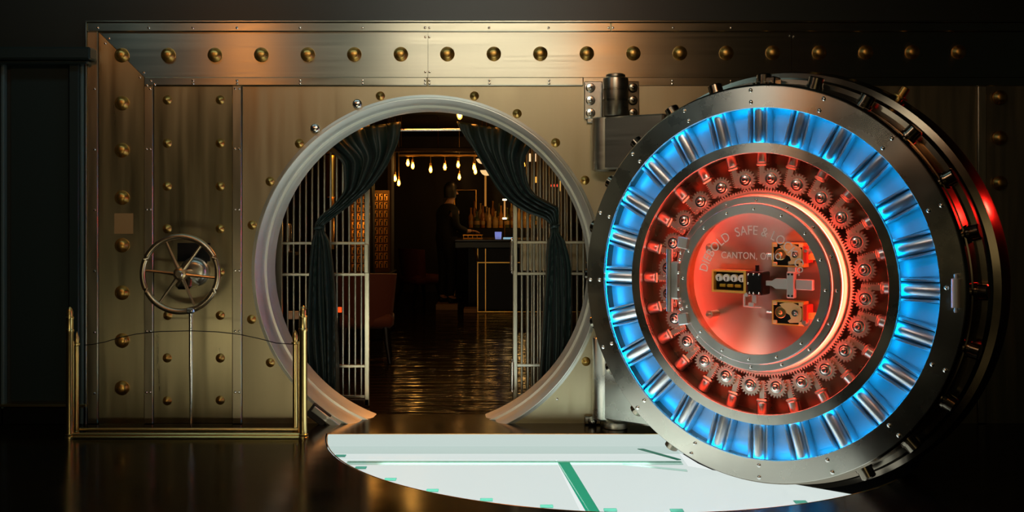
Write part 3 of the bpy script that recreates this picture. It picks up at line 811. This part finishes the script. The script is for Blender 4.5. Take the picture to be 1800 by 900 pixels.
def curtain(name, tab, dep, folds, label, lean=0):
    """tab rows: t, left x, left y, right x, right y (pixels), fold depth"""
    rows = []; nv, nu = 90, 110
    for i in range(nv + 1):
        t = i / nv * tab[-1][0]
        lx, ly, rx, ry, am = interp(tab, t); r = []
        for j in range(nu + 1):
            u = j / nu
            uu = u + .012 * math.sin(9 * u + 3 * t)
            x, y = lx + (rx - lx) * u, ly + (ry - ly) * u
            sag = (4 * u * (1 - u)) * lean * math.sin(min(1, t / 1.0) * pi)
            ph = uu * folds * 2 * pi + .7 * math.sin(4 * t + 5 * u)
            off = am * (math.sin(ph) + .5 * math.sin(1.7 * ph + 1 + 2 * t) + .12 * math.sin(3.3 * ph + 3 * t))
            p = W(x, y + sag, -dep)
            p.y += -off; r.append(p)
        rows.append(r)
    m = MB(); m.loft(rows, False, False)
    o = m.build(name, M_curtain, angle=80)
    md = o.modifiers.new('thickness', 'SOLIDIFY'); md.thickness = .006
    k = min(range(len(tab)), key=lambda q: abs(tab[q][0] - 1.02)); lx, ly, rx, ry, am = tab[k][1:]
    c = W((lx + rx) / 2, (ly + ry) / 2 + 3, -dep); a_ = (rx - lx) / 2 / S * 1.12
    MB().tube([(c.x + a_ * math.cos(2 * pi * q / 24), c.y + .045 * math.sin(2 * pi * q / 24), c.z + .006 * math.cos(2 * pi * q / 24)) for q in range(24)], .011, 8, True).build('tieback', M_curtain, o)
    return tag(o, label, 'curtain')


tabL = [(0, 545, 236, 704, 214, .018), (.12, 560, 250, 702, 240, .02), (.35, 604, 292, 688, 276, .028), (.6, 606, 330, 657, 322, .03), (.8, 585, 362, 618, 357, .026), (.93, 560, 384, 580, 386, .018), (1.0, 554, 396, 568, 398, .012),
        (1.05, 555, 404, 569, 405, .012), (1.15, 549, 425, 578, 425, .02), (1.4, 543, 480, 586, 480, .026), (1.8, 541, 570, 591, 570, .028), (2.4, 548, 712, 596, 712, .028)]
curtain('curtain', tabL, .43, 4.6, 'dark green curtain tied back at the left of the round opening')
tabR = [(0, 804, 214, 955, 236, .018), (.1, 812, 232, 940, 248, .02), (.3, 833, 264, 922, 285, .026), (.5, 856, 302, 926, 317, .03), (.7, 884, 344, 940, 342, .03), (.85, 922, 372, 968, 358, .026), (.95, 958, 386, 981, 368, .018), (1.0, 968, 396, 981, 393, .012),
        (1.06, 969, 408, 981, 406, .012), (1.15, 963, 427, 992, 425, .02), (1.4, 959, 480, 1003, 480, .026), (1.8, 954, 570, 1004, 570, .028), (2.4, 946, 712, 1000, 712, .028)]
curtain('curtain', tabR, .43, 4.6, 'dark green curtain tied back at the right of the round opening')
p0, p1 = W(560, 230.5, -.485), W(945, 227, -.485)
cr = MB().cyl(p0, p1, .009, seg=12).build('curtain_rod', M_silver); tag(cr, 'thin steel curtain rod across the top of the opening', 'rod')

# ------------------------------------------------------------------ barred gates behind the opening
GD = -.58
gx = lambda x: W(x, 0, GD).x
gz = lambda y: W(0, y, GD).z


def gate(name, xs_, frame, rails, label, y=GD, ztop=2.42, xa=None, xb=None, knuckles=()):
    c = (min(xs_) + max(xs_)) / 2; cx_ = W(c, 0, y).x
    G = thing(name, (cx_, -y, 0), label, 'gate')
    ff = lambda x: W(x, 0, y).x - cx_
    fz = lambda p: W(0, p, y).z
    s_ = None
    for x in xs_:
        if s_ is None: s_ = MB().cyl((0, 0, fz(700)), (0, 0, ztop), .0085, seg=12).build('bar', M_bars, G); q = s_
        else: q = s_.copy(); COL.objects.link(q); q.parent = G
        q.location = (ff(x), 0, 0)
    for yp in rails: MB().bbox((ff(xa), -.012, fz(yp) - .011), (ff(xb), .012, fz(yp) + .011), .003).build('rail', M_bars, G)
    for x, wdt in frame: MB().bbox((ff(x) - wdt / 2, -.016, .01), (ff(x) + wdt / 2, .016, ztop), .004).build('frame_post', M_bars, G)
    for (x, ya, yb_) in knuckles:
        MB().rod((ff(x), -.02, fz(yb_)), (ff(x), -.02, fz(ya)), [(0, .004), (.04, .011), (.09, .006), (.1, .016), (.5, .016), (.51, .014), (.9, .014), (.91, .006), (.96, .012), (1, .004)], 14).build('hinge_knuckle', M_silver, G)
    return G, ff, fz


G1, ff, fz = gate('barred_gate', [505.3 + 10.83 * i for i in range(13)], [(491, .05), (645.5, .036)], (427.5, 482.5, 643.5, 697), 'steel barred gate panel behind the left curtain', xa=491, xb=646)
MB().bbox((ff(641), -.03, fz(480)), (ff(648.5), .02, fz(429)), .004).build('lock_case', M_bars, G1)
MB().bbox((ff(560), -.016, .0), (ff(649), .016, .06), .004).build('kick_rail', M_side, G1)
G2, ff, fz = gate('barred_gate', [917.2 + 10.83 * i for i in range(12)], [(905.5, .034)], (426, 481, 642, 695), 'steel barred gate panel behind the right curtain', xa=905, xb=1050, knuckles=((900, 418, 482), (900.5, 630, 690)))
G3, ff, fz = gate('barred_gate', [935 + 10.4 * i for i in range(7)], [(927, .02)], (), 'second barred gate leaf folded behind the right gate', y=-.80, xa=927, xb=1002)
m = MB().bbox((ff(914), -.006, fz(476)), (ff(1030), .0, fz(428)), .003); m.build('lock_plate', mat('olive_steel_plate', (.45, .40, .26), 1, .42), G3)

# ------------------------------------------------------------------ lounge beyond: chair
def chair(name, loc, rz, mt, label, s=1.0):
    T = thing(name, loc, label, 'chair', rz=rz)
    b = MB(); rings = []
    for i in range(9):                        # curved upholstered back, seen from behind
        f = i / 8; z = .36 + f * .50
        hw_ = .25 + .05 * f; th = .045; yy = -.20 - .06 * f
        ring = []
        for j in range(13):
            u = j / 12 * 2 - 1; ring.append((u * hw_, yy - th + .10 * u * u, z + .012 * (1 - u * u)))
        for j in range(13):
            u = 1 - j / 12 * 2; ring.append((u * hw_, yy + th + .10 * u * u, z + .012 * (1 - u * u)))
        rings.append(ring)
    b.loft(rings); b.build('backrest', mt, T, angle=60)
    MB().bbox((-.27, -.24, .33), (.27, .28, .47), .04).build('seat', mt, T, angle=60)
    for sx, sy in ((-1, -1), (1, -1), (-1, 1), (1, 1)):
        MB().tube([(sx * .19, sy * .18, .36), (sx * .205, sy * .22, .2), (sx * .235, sy * .27 - .02, 0)], [.034, .028, .018], 10).build('leg', M_black, T)
    return T


M_up = mat('russet_upholstery', (.075, .018, .007), 0, .7, sheen=.2)
chair('lounge_chair', (-1.44, 2.95, 0), math.radians(6), M_up, 'russet upholstered chair just beyond the left barred gate')
pf = W(738, 0, -6.6); chair('lounge_chair', (-1.42, 8.6, 0), math.radians(-50), mat('red_upholstery', (.10, .018, .008), 0, .7), 'dim red chair far back beside the standing person')

# ------------------------------------------------------------------ deposit boxes
M_box = mat('brass_box_door', (.80, .42, .10), .8, .36)


M_carc = mat('dark_bronze', (.10, .05, .015), .7, .4)


def deposit(loc, rz, cols, rows, w_, h_, label):
    T = thing('deposit_box_cabinet', loc, label, 'deposit boxes', rz=rz)
    W_, H_ = cols * w_, rows * h_
    m = MB().box((-W_ / 2 - .02, .0, 0), (W_ / 2 + .02, .3, H_ + .03)).box((-W_ / 2 - .02, -.03, -.04), (W_ / 2 + .02, .3, 0)); m.build('carcase', M_carc, T)
    s_ = None; k_ = None
    for c in range(cols):
        for r in range(rows):
            if s_ is None:
                s_ = MB().bbox((.006, -.018, .008), (w_ - .006, .0, h_ - .010), .005).build('box_door', M_box, T)
                k_ = MB().box((w_ * .30, -.022, h_ * .16), (w_ * .58, -.017, h_ * .58)).lathe([(0, -.03), (.010, -.028), (.012, -.02)], (w_ * .6, 0, h_ * .72), 'Y', 8).build('keyhole_plate', M_blk, s_); q = s_
            else:
                q = s_.copy(); COL.objects.link(q); q.parent = T; k2 = k_.copy(); COL.objects.link(k2); k2.parent = q
            q.location = (-W_ / 2 + c * w_, 0, r * h_)
    return T


def back(x, y, dd): return W(x, y, -dd)


b1 = back(631, 478, 4.6); deposit((b1.x, 4.6, b1.z), math.radians(12), 3, 9, .062, .098, 'brass deposit box doors left of the dark pillar, lit amber')
b2 = back(669, 476, 5.2); deposit((b2.x, 5.2, b1.z), math.radians(20), 3, 9, .060, .102, 'brass deposit box doors right of the dark pillar, lit amber')
b3 = back(650, 478, 4.9)
tag(MB().bbox((b3.x - .055, 4.75, 0), (b3.x + .055, 4.95, 2.75), .01).build('trim_2', M_black), kind='structure')
cb = MB().bbox((b1.x - .42, 4.45, 0), (b2.x + .12, 5.7, b1.z - .06), .01).bbox((b1.x - .44, 4.42, b1.z - .06), (b2.x + .14, 5.72, b1.z - .042), .004)
cb = cb.build('sideboard', M_black); tag(cb, 'low black sideboard under the amber deposit boxes', 'sideboard')
o = MB().lathe([(0, 0), (.03, 0), (.035, .01), (.035, .10), (.026, .13), (.012, .14), (.012, .17), (0, .17)], (0, 0, 0), 'Z', 16).build('amber_jar', mat('amber_glass', (.9, .35, .05), 0, .1, trans=.7)); o.location = (b1.x - .38, 4.5, b1.z - .042)
tag(o, 'small amber jar on the sideboard beside the deposit boxes', 'jar')

# column with a lit edge right of the boxes
o = MB().bbox((back(681, 0, 5.6).x, 5.6, 0), (back(688, 0, 5.6).x, 5.9, 2.75), .005).build('trim_3', M_barwall); tag(o, kind='structure')

# golden sconce, far left behind bars
p = back(583, 310, 2.6)
T = thing('wall_sconce', (p.x, 2.6, p.z - .2), 'tall golden sconce behind the left bars', 'lamp')
MB().lathe([(.05, 0), (.055, .02), (.055, .36), (.065, .38), (.065, .40), (.0, .40)], (0, 0, 0), 'Z', 28).build('shade', mat('gilt_shade', (.85, .45, .08), 1, .3), T)
MB().lathe([(0, .42), (.09, .42), (.095, .44), (.08, .47), (0, .47)], (0, 0, 0), 'Z', 28).build('cap', M_trimbrass, T)
MB().lathe([(0, .03), (.03, .03), (.03, .1), (0, .1)], (0, 0, 0), 'Z', 12).build('bulb', emis('warm_bulb', (1, .5, .1), 6), T)
MB().bbox((-.012, .05, -.5), (.012, .07, .4), .003).build('wall_bracket', M_trimbrass, T)
point('sconce_light', (p.x + .12, 2.3, p.z + .15), 1.2, (1, .5, .1), .04)
# white sign and red exit light low at the left
a, b = back(507, 561, 1.2), back(527, 547, 1.2)
T = thing('card_stand', ((a.x + b.x) / 2, 1.2, 0), 'small white card on a thin stand between the left gate bars', 'card')
MB().bbox((-(b.x - a.x) / 2, -.01, a.z), ((b.x - a.x) / 2, .01, b.z), .002).build('card', mat('white_card', (.85, .83, .76), 0, .6), T)
MB().lathe([(0, 0), (.07, 0), (.07, .01), (.008, .02), (.008, a.z), (0, a.z)], (0, .012, 0), 'Z', 16).build('stand', M_black, T)
a, b = back(588, 549, 1.6), back(601.5, 540, 1.6)
T = thing('floor_lantern', ((a.x + b.x) / 2, 1.6, 0), 'small glowing red light on a thin stand behind the left gate', 'light')
MB().bbox((-(b.x - a.x) / 2, -.015, a.z), ((b.x - a.x) / 2, .015, b.z), .003).build('light_panel', emis('red_orange_lamp', (1, .08, .01), 1.2), T)
MB().lathe([(0, 0), (.07, 0), (.07, .01), (.008, .02), (.008, a.z), (0, a.z)], (0, .02, 0), 'Z', 16).build('stand', M_black, T)
a, b = back(498, 443, 1.3), back(511, 400, 1.3)
T = thing('steel_canister', ((a.x + b.x) / 2, 1.3, a.z), 'steel canister on a shelf behind the leftmost gate bars', 'canister')
MB().lathe([(0, 0), (.034, 0), (.036, .006), (.036, .22), (.03, .235), (.0, .24)], (0, 0, 0), 'Z', 20).build('body', M_silver, T)
MB().bbox((-.25, -.05, -.03), (.08, .10, 0), .004).bbox((-.12, .0, -a.z if False else -b.z + .23), (-.06, .06, -.03), .004).build('shelf', M_black, T)

# ------------------------------------------------------------------ bar
BY = 7.4
bx = lambda x, dd=BY: back(x, 0, dd).x
bz = lambda y, dd=BY: back(0, y, dd).z
BAR = thing('bar_counter', (bx(900), BY, 0), 'long black bar counter with thin brass lines', 'bar counter')
ox = bx(900)
zt_ = bz(420.5)
MB().bbox((bx(839), 0, .04), (3.2, .5, bz(436)), .006).build('front_panel', M_black, BAR)
MB().bbox((bx(800), -.08, bz(436)), (3.2, .88, zt_ - .03), .01).build('counter_edge', M_darkgreen, BAR)
MB().bbox((bx(800), -.10, zt_ - .03), (3.2, .88, zt_), .008).build('counter_top', mat('polished_counter', (.05, .03, .012), 0, .18), BAR)
for x in (839.8, 853.5, 985): MB().box((bx(x) - .006, -.012, bz(548)), (bx(x) + .006, .0, bz(437))).build('brass_line', M_trimbrass, BAR)
for y in (461.5, 548): MB().box((bx(839), -.012, bz(y) - .007), (3.2, .0, bz(y) + .007)).build('brass_line', M_trimbrass, BAR)
MB().tube([(bx(x), -.02, bz(y)) for x, y in ((831.5, 436), (835, 442), (838, 450), (839.5, 460))], .014, 8).build('brass_curve', M_trimbrass, BAR)
M_step = mat('tan_step_top', (.40, .26, .15), 0, .5)
o = MB().bbox((bx(768, 8), 7.78, 0), (bx(806, 8), 8.32, .085), .006).build('bar_step', M_step); tag(o, 'low tan step at the left end of the bar, the wider one', 'step')
o = MB().bbox((bx(815), BY - .02, 0), (bx(838), BY + .30, .06), .006).build('bar_step', M_step); tag(o, 'small tan step tight against the bar front corner', 'step')
# things on the bar
o = thing('bar_tray', (bx(830), BY + .25, zt_), 'low brass tray lit on the left part of the bar', 'tray')
MB().bbox((-.14, -.09, 0), (.14, .09, .012), .004).build('base', M_trimbrass, o); MB().tube([(-.14, -.09, .05), (.14, -.09, .05), (.14, .09, .05), (-.14, .09, .05)], .006, 6, True).build('rail', M_trimbrass, o)
for k in range(5): MB().cyl((-.13 + k * .065, -.09, .01), (-.13 + k * .065, -.09, .05), .005, seg=6).build('rail_post', M_trimbrass, o)
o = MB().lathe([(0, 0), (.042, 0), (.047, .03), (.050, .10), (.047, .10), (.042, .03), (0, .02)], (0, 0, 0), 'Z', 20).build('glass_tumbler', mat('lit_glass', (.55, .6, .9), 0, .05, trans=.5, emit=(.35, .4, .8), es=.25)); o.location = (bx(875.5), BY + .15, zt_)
tag(o, 'pale blue cut glass tumbler standing on the bar', 'glass')
o = MB().bbox((-.07, -.05, 0), (.07, .05, .022), .006).build('tablet_screen', emis('cyan_screen', (.45, .8, 1), .5)); o.location = (bx(893), BY + .12, zt_); tag(o, 'flat glowing pale blue tablet on the bar beside the gate edge', 'tablet')
# back bar with bottles
BB = 8.7
o = thing('back_bar', (bx(880, BB), BB, 0), 'dark back bar shelf unit carrying rows of bottles', 'shelf'); oxx = o.location.x
MB().bbox((bx(822, BB) - oxx, 0, 0), (2.4, .5, bz(401, BB)), .01).build('cabinet', M_black, o)
MB().bbox((bx(822, BB) - oxx, .25, bz(401, BB)), (2.4, .5, bz(393, BB)), .006).build('riser', M_black, o)
cols = [(.7, .28, .03), (.4, .14, .02), (.6, .35, .1), (.12, .12, .03), (.75, .45, .15)]
bm_ = [mat('bottle_glass', c, 0, .08, trans=.55) for c in cols]
shapes = [[(0, 0), (.036, 0), (.038, .01), (.038, .17), (.030, .20), (.014, .225), (.013, .30), (.016, .30), (.016, .315), (0, .315)],
          [(0, 0), (.045, 0), (.047, .012), (.047, .12), (.035, .155), (.015, .17), (.014, .23), (.02, .235), (.02, .26), (0, .262)],
          [(0, 0), (.032, 0), (.034, .01), (.033, .21), (.016, .25), (.014, .33), (.017, .335), (.017, .35), (0, .35)]]
protos = {}
bl = []
for k in range(13):
    x = 828 + k * 10.6 + random.uniform(-.6, .6); bl.append((x, BB + .12, bz(401, BB), k))
for k in range(11):
    x = 834 + k * 10.8 + random.uniform(-.6, .6); bl.append((x, BB + .36, bz(393, BB), k + 2))
for (x, y, z, k) in bl:
    key = (k * 7 % 3, k * 3 % 5)
    if key not in protos:
        o = MB().lathe(shapes[key[0]], (0, 0, 0), 'Z', 14).build('bottle', bm_[key[1]]); protos[key] = o
        lb = MB().lathe([(shapes[key[0]][2][0] + .001, .05), (shapes[key[0]][2][0] + .001, .11)], (0, 0, 0), 'Z', 14).build('bottle_label', mat('paper_label', (.30, .17, .05), 0, .6) if 'paper_label' not in bpy.data.materials else bpy.data.materials['paper_label'], o)
    else: o = copy_part(protos[key])
    o.parent = None; o.location = (bx(x, y), y, z + .002)
    tag(o, 'liquor bottle in the amber lit row on the back bar', 'bottle', 'bottles on the back bar')
# back bar lamp: lit tube between two glowing caps, and a tall dome lamp
p = bz(383, 8.5)
T = thing('bar_lamp', (bx(887, 8.4), 8.4, bz(384, 8.4)), 'slim lamp with two glowing discs rising beside the bottles', 'lamp')
hh = (384 - 351) / (S * D / (D + 8.4))
MB().cyl((0, 0, 0), (0, 0, hh), .012, seg=12).build('stem', emis('amber_stem', (1, .45, .12), .5), T)
for z in (.0, hh): MB().lathe([(0, -.012), (.030, -.012), (.033, 0), (.030, .012), (0, .012)], (0, 0, z), 'Z', 20).build('glow_disc', emis('white_amber_glow', (1, .75, .4), 5) if z == 0 else bpy.data.materials['white_amber_glow'], T)
MB().lathe([(0, -.02), (.05, -.02), (.05, -.012), (0, -.012)], (0, 0, 0), 'Z', 20).build('base', M_trimbrass, T)
MB().cyl((0, 0, -bz(384, 8.4) + .02), (0, 0, -.02), .008, seg=8).cyl((0, 0, -bz(384, 8.4)), (0, 0, -bz(384, 8.4) + .02), .09, seg=20).build('foot_rod', M_trimbrass, T)
point('bar_lamp_glow', (bx(893, 8.3), 8.15, bz(352, 8.4)), .9, (1, .6, .2), .04)
dome = lambda R: [(0, 0), (.012, -.004), (R * .98, .01), (R, .02), (R * .95, R * .35), (R * .7, R * .7), (R * .35, R * .92), (0, R)]


def dome_prof(R): return [(0, -R * .78), (R * .35, -R * .74), (R * .7, -R * .52), (R * .93, -R * .2), (R, .0), (R * .97, .006), (0, .01)]


M_opal = emis('opal_amber_shade', (1, .62, .26), 1.0)
for (x, y, dd, R, lab) in ((855.5, 300, 7.9, .095, 'glowing bowl lamp hanging beside the right curtain, the lower one'), (847.5, 280, 7.6, .085, 'glowing bowl lamp hanging above the bar, the upper one')):
    c = back(x, y, dd)
    T = thing('bowl_lamp', c, lab, 'lamp')
    MB().lathe(dome_prof(R), (0, 0, 0), 'Z', 28).build('bowl', M_opal, T)
    MB().cyl((0, 0, 0), (0, 0, 2.75 - c.z), .006, seg=8).build('rod', M_trimbrass, T)
    if y > 290: MB().cyl((-.018, 0, -R * .78), (-.018, 0, -R * .78 - .45), .014, seg=10).build('lower_rod', emis('amber_rod', (1, .38, .06), .35), T)
# filament bulbs on a ceiling track
TR = thing('light_track', (bx(770, 6.9), 6.9, bz(275, 6.9)), 'black ceiling track carrying the filament bulbs', 'light track')
MB().bbox((bx(700, 6.9) - TR.location.x, -.02, .0), (bx(840, 6.9) - TR.location.x, .02, .03), .004).build('track_bar', M_trimbrass, TR)
MB().bbox((bx(690, 6.9) - TR.location.x, -.10, .06), (bx(835, 6.9) - TR.location.x, .10, .12), .01).build('beam', mat('dark_beam', (.06, .035, .012), .6, .4), TR)
for x in (705, 770, 835): MB().cyl((bx(x, 6.9) - TR.location.x, 0, .12), (bx(x, 6.9) - TR.location.x, 0, 2.75 - TR.location.z), .008, seg=8).build('hanger', M_trimbrass, TR)
bulbs = [(717, 286, 6.9, 'leftmost of the big filament bulbs'), (725.6, 291, 6.9, 'second filament bulb from the left under the track'), (757, 297.6, 6.9, 'filament bulb hanging left above the standing person'),
         (782, 293, 6.9, 'filament bulb right above the head of the person'), (805.4, 289, 6.9, 'filament bulb hanging right of the person'), (833.4, 293.5, 6.9, 'upper of two filament bulbs close beside the bowl lamps'),
         (835.6, 300.5, 7.2, 'lower of two filament bulbs close beside the bowl lamps'), (807.4, 310.6, 8.0, 'small low filament bulb above the dark doorway'), (694.4, 313, 7.0, 'filament bulb hanging low above the deposit boxes'),
         (701, 321, 7.3, 'tiny lowest filament bulb near the amber wall edge'), (808, 200, 1.6, 'single filament bulb high at the top edge of the round opening'), (920, 289, 6.9, 'filament bulb glowing beside the right curtain edge')]
M_glassb = mat('bulb_glass', (1, .6, .2), 0, .1, emit=(1, .50, .09), es=1.1)
M_glassb.node_tree.nodes['Principled BSDF'].inputs['Alpha'].default_value = .55
M_fil = emis('hot_filament', (1, .5, .12), 60)
M_halo = emis('warm_bulb_glow', (1, .42, .07), 1.6)
for x, y, dd, lab in bulbs:
    c = back(x, y, dd); T = thing('filament_bulb', c, lab, 'bulb', 'filament bulbs')
    MB().lathe([(0, -.052), (.014, -.046), (.023, -.025), (.025, -.008), (.019, .02), (.014, .045), (.012, .05)], (0, 0, 0), 'Z', 18).build('bulb_glass', M_glassb, T)
    MB().lathe([(0, -.034), (.010, -.03), (.015, -.01), (.010, .02), (0, .026)], (0, 0, 0), 'Z', 10).build('filament', M_fil, T)
    ztop = TR.location.z + .0 if y < 300 and x < 840 and dd > 5 else 2.75
    MB().cyl((0, 0, .048), (0, 0, .085), .014, seg=12).cyl((0, 0, .085), (0, 0, max(.1, ztop - c.z)), .004, seg=6).build('socket', M_trimbrass, T)
for x, y, dd, sx, sz, colr, lab in ((931, 277, 6.0, .032, .05, (1, .6, .3), 'square amber shade behind the right bars, left of the pair'), (942.5, 277, 6.0, .032, .05, (1, .6, .3), 'square amber shade behind the right bars, right of the pair'),
                             (921, 308, 6.4, .026, .045, (1, .5, .2), 'small amber shade behind the right curtain edge'), (976, 326, 3.0, .045, .012, (1, .06, .03), 'red glowing lamp behind the right bars'),
                             (986.5, 325, 4.0, .014, .07, (1, .55, .12), 'narrow amber lamp behind the right bars'), (987, 379, 4.6, .012, .028, (1, .5, .08), 'tiny amber lamp low behind the right curtain'),
                             (943, 316, 5.0, .02, .035, (1, .4, .06), 'dim orange lamp below the pair of amber shades')):
    c = back(x, y, dd); T = thing('pendant_lamp', c, lab, 'lamp')
    MB().lathe([(0, -sz), (sx * .9, -sz), (sx, -sz * .8), (sx, sz * .7), (sx * .75, sz), (0, sz)], (0, 0, 0), 'Z', 16).build('shade', emis('lamp_shade_glow', colr, 1.3), T)
    MB().cyl((0, 0, sz), (0, 0, 2.75 - c.z), .004, seg=6).build('cord', M_trimbrass, T)
# dark doorway in the far wall, arch
a, b = back(801, 470, 10.95), back(835, 336, 10.95)
o = tag(MB().bbox((a.x, 10.95, 0), (b.x, 11.0, b.z), .01).build('door_2', M_black), kind='structure')
MB().tube([(a.x - .02, 10.95, 0), (a.x - .02, 10.95, b.z + .02), (b.x + .02, 10.95, b.z + .02), (b.x + .02, 10.95, 0)], .02, 6).build('frame', M_trimbrass, o)

# ------------------------------------------------------------------ person standing at the end of the bar
px_, py_ = bx(785, 8.05), 8.05
PS = thing('person', (px_, py_, .085), 'dark haired person in black clothes standing at the end of the bar, head bowed', 'person', rz=math.radians(35))
M_cloth = mat('black_cloth', (.006, .006, .006), 0, .8)
M_skin = mat('skin', (.55, .30, .18), 0, .5)
M_hair = mat('black_hair', (.006, .005, .004), 0, .45)


def skin_body(name, verts, edges, radii, mt, parent, root=0, sub=2):
    me = bpy.data.meshes.new(name); me.from_pydata(verts, edges, []); o = bpy.data.objects.new(name, me); COL.objects.link(o)
    md = o.modifiers.new('skin', 'SKIN'); md.use_smooth_shade = True
    for i, r in enumerate(radii):
        sv = me.skin_vertices[0].data[i]; sv.radius = r if isinstance(r, tuple) else (r, r); sv.use_root = (i == root)
    o.modifiers.new('smooth', 'SUBSURF').levels = sub; o.modifiers['smooth'].render_levels = sub
    dg = bpy.context.evaluated_depsgraph_get(); m2 = bpy.data.meshes.new_from_object(o.evaluated_get(dg)); bpy.data.objects.remove(o)
    m2.materials.clear(); m2.materials.append(mt); m2.shade_smooth()
    o = bpy.data.objects.new(name, m2); COL.objects.link(o); o.parent = parent; return o


# local frame: +x is where the person faces (towards the bar)
bv = [(0, 0, .90), (.0, 0, 1.08), (.01, 0, 1.26), (.03, 0, 1.40), (.05, 0, 1.48), (.085, 0, 1.55),            # 0-5 pelvis, waist, chest, shoulders base, neck, head base
      (.10, 0, 1.62), (.10, 0, 1.70),                                                                       # 6-7 head
      (.0, .09, .86), (.015, .10, .47), (-.02, .105, .09), (.09, .115, .035),                                # 8-11 left leg
      (.0, -.09, .86), (.03, -.10, .47), (.0, -.105, .09), (.11, -.115, .035),                              # 12-15 right leg
      (.02, .17, 1.37), (.03, .215, 1.13), (.24, .20, 1.06), (.31, .19, 1.07),                               # 16-19 left arm
      (.02, -.17, 1.37), (.03, -.215, 1.13), (.24, -.20, 1.06), (.31, -.19, 1.07)]                            # 20-23 right arm
be = [(0, 1), (1, 2), (2, 3), (3, 4), (4, 5), (5, 6), (6, 7), (0, 8), (8, 9), (9, 10), (10, 11), (0, 12), (12, 13), (13, 14), (14, 15), (3, 16), (16, 17), (17, 18), (18, 19), (3, 20), (20, 21), (21, 22), (22, 23)]
brad = [(.13, .15), (.11, .135), (.125, .155), (.11, .14), .055, .05, (.088, .075), (.085, .07), .085, .06, .042, .036, .085, .06, .042, .036, .062, .045, .034, .028, .062, .045, .034, .028]
skin_body('body', bv, be, brad, M_skin, PS)
cv = bv[:5] + bv[8:11] + bv[12:15] + bv[16:19] + bv[20:23]
ce = [(0, 1), (1, 2), (2, 3), (3, 4), (0, 5), (5, 6), (6, 7), (0, 8), (8, 9), (9, 10), (3, 11), (11, 12), (12, 13), (3, 14), (14, 15), (15, 16)]
crad = [(.165, .185), (.15, .17), (.16, .19), (.14, .17), .068, .115, .085, .062, .115, .085, .062, .082, .064, .048, .082, .064, .048]
skin_body('clothes', cv, ce, crad, M_cloth, PS)
hm = MB()
for i in range(13):
    f = i / 12; z = 1.56 + f * .245
    r_ = .115 * math.sqrt(max(.02, 1 - max(0, (f - .45) / .56) ** 2)) * (.92 + .08 * f)
    ring = []
    for j in range(24):
        a = 2 * pi * j / 24; ca = math.cos(a); cut = 1.0 if f > .62 else (1 if ca < .35 else .62)
        ring.append((.088 + r_ * 1.05 * ca * cut - .01, r_ * .92 * math.sin(a), z))
    if i == 0: rings = []
    rings.append(ring)
hm.loft(rings).build('hair', M_hair, PS, angle=70)
fc = MB()
for s_ in (-1, 1):
    fc.lathe([(0, -.012), (.008, -.008), (.011, 0), (.008, .008), (0, .012)], (.178, s_ * .032, 1.655), 'Z', 10)
fc.build('eye', M_hair, PS)
MB().loft([[(.172, -.014, 1.61), (.172, .014, 1.61), (.172, .006, 1.655), (.172, -.006, 1.655)], [(.205, -.006, 1.615), (.205, .006, 1.615), (.188, .003, 1.65), (.188, -.003, 1.65)]]).build('nose', M_skin, PS)
for s_ in (-1, 1):
    hv = [(.31, s_ * .19, 1.07), (.345, s_ * .19, 1.065), (.375, s_ * .19, 1.06)]; he = [(0, 1), (1, 2)]; hr = [(.026, .018), (.038, .016), (.040, .013)]
    for k in range(4):
        yk = s_ * .19 + (k - 1.5) * .019; n = len(hv); ln = (.058, .066, .062, .048)[k]
        hv += [(.385, yk, 1.058), (.385 + ln * .55, yk, 1.048), (.385 + ln, yk, 1.028)]; he += [(2, n), (n, n + 1), (n + 1, n + 2)]; hr += [.0095, .0085, .007]
    n = len(hv); hv += [(.355, s_ * .19 - s_ * .035, 1.055), (.385, s_ * .19 - s_ * .052, 1.04)]; he += [(1, n), (n, n + 1)]; hr += [.011, .009]
    skin_body('hand', hv, he, hr, M_skin, PS, root=1, sub=1)
for s_ in (-1, 1):
    xx = .0 if s_ > 0 else .02
    MB().bbox((-.07 + xx, s_ * .112 - .045, 0), (.20 + xx, s_ * .112 + .045, .085), .03).build('shoe', M_black, PS, angle=60)
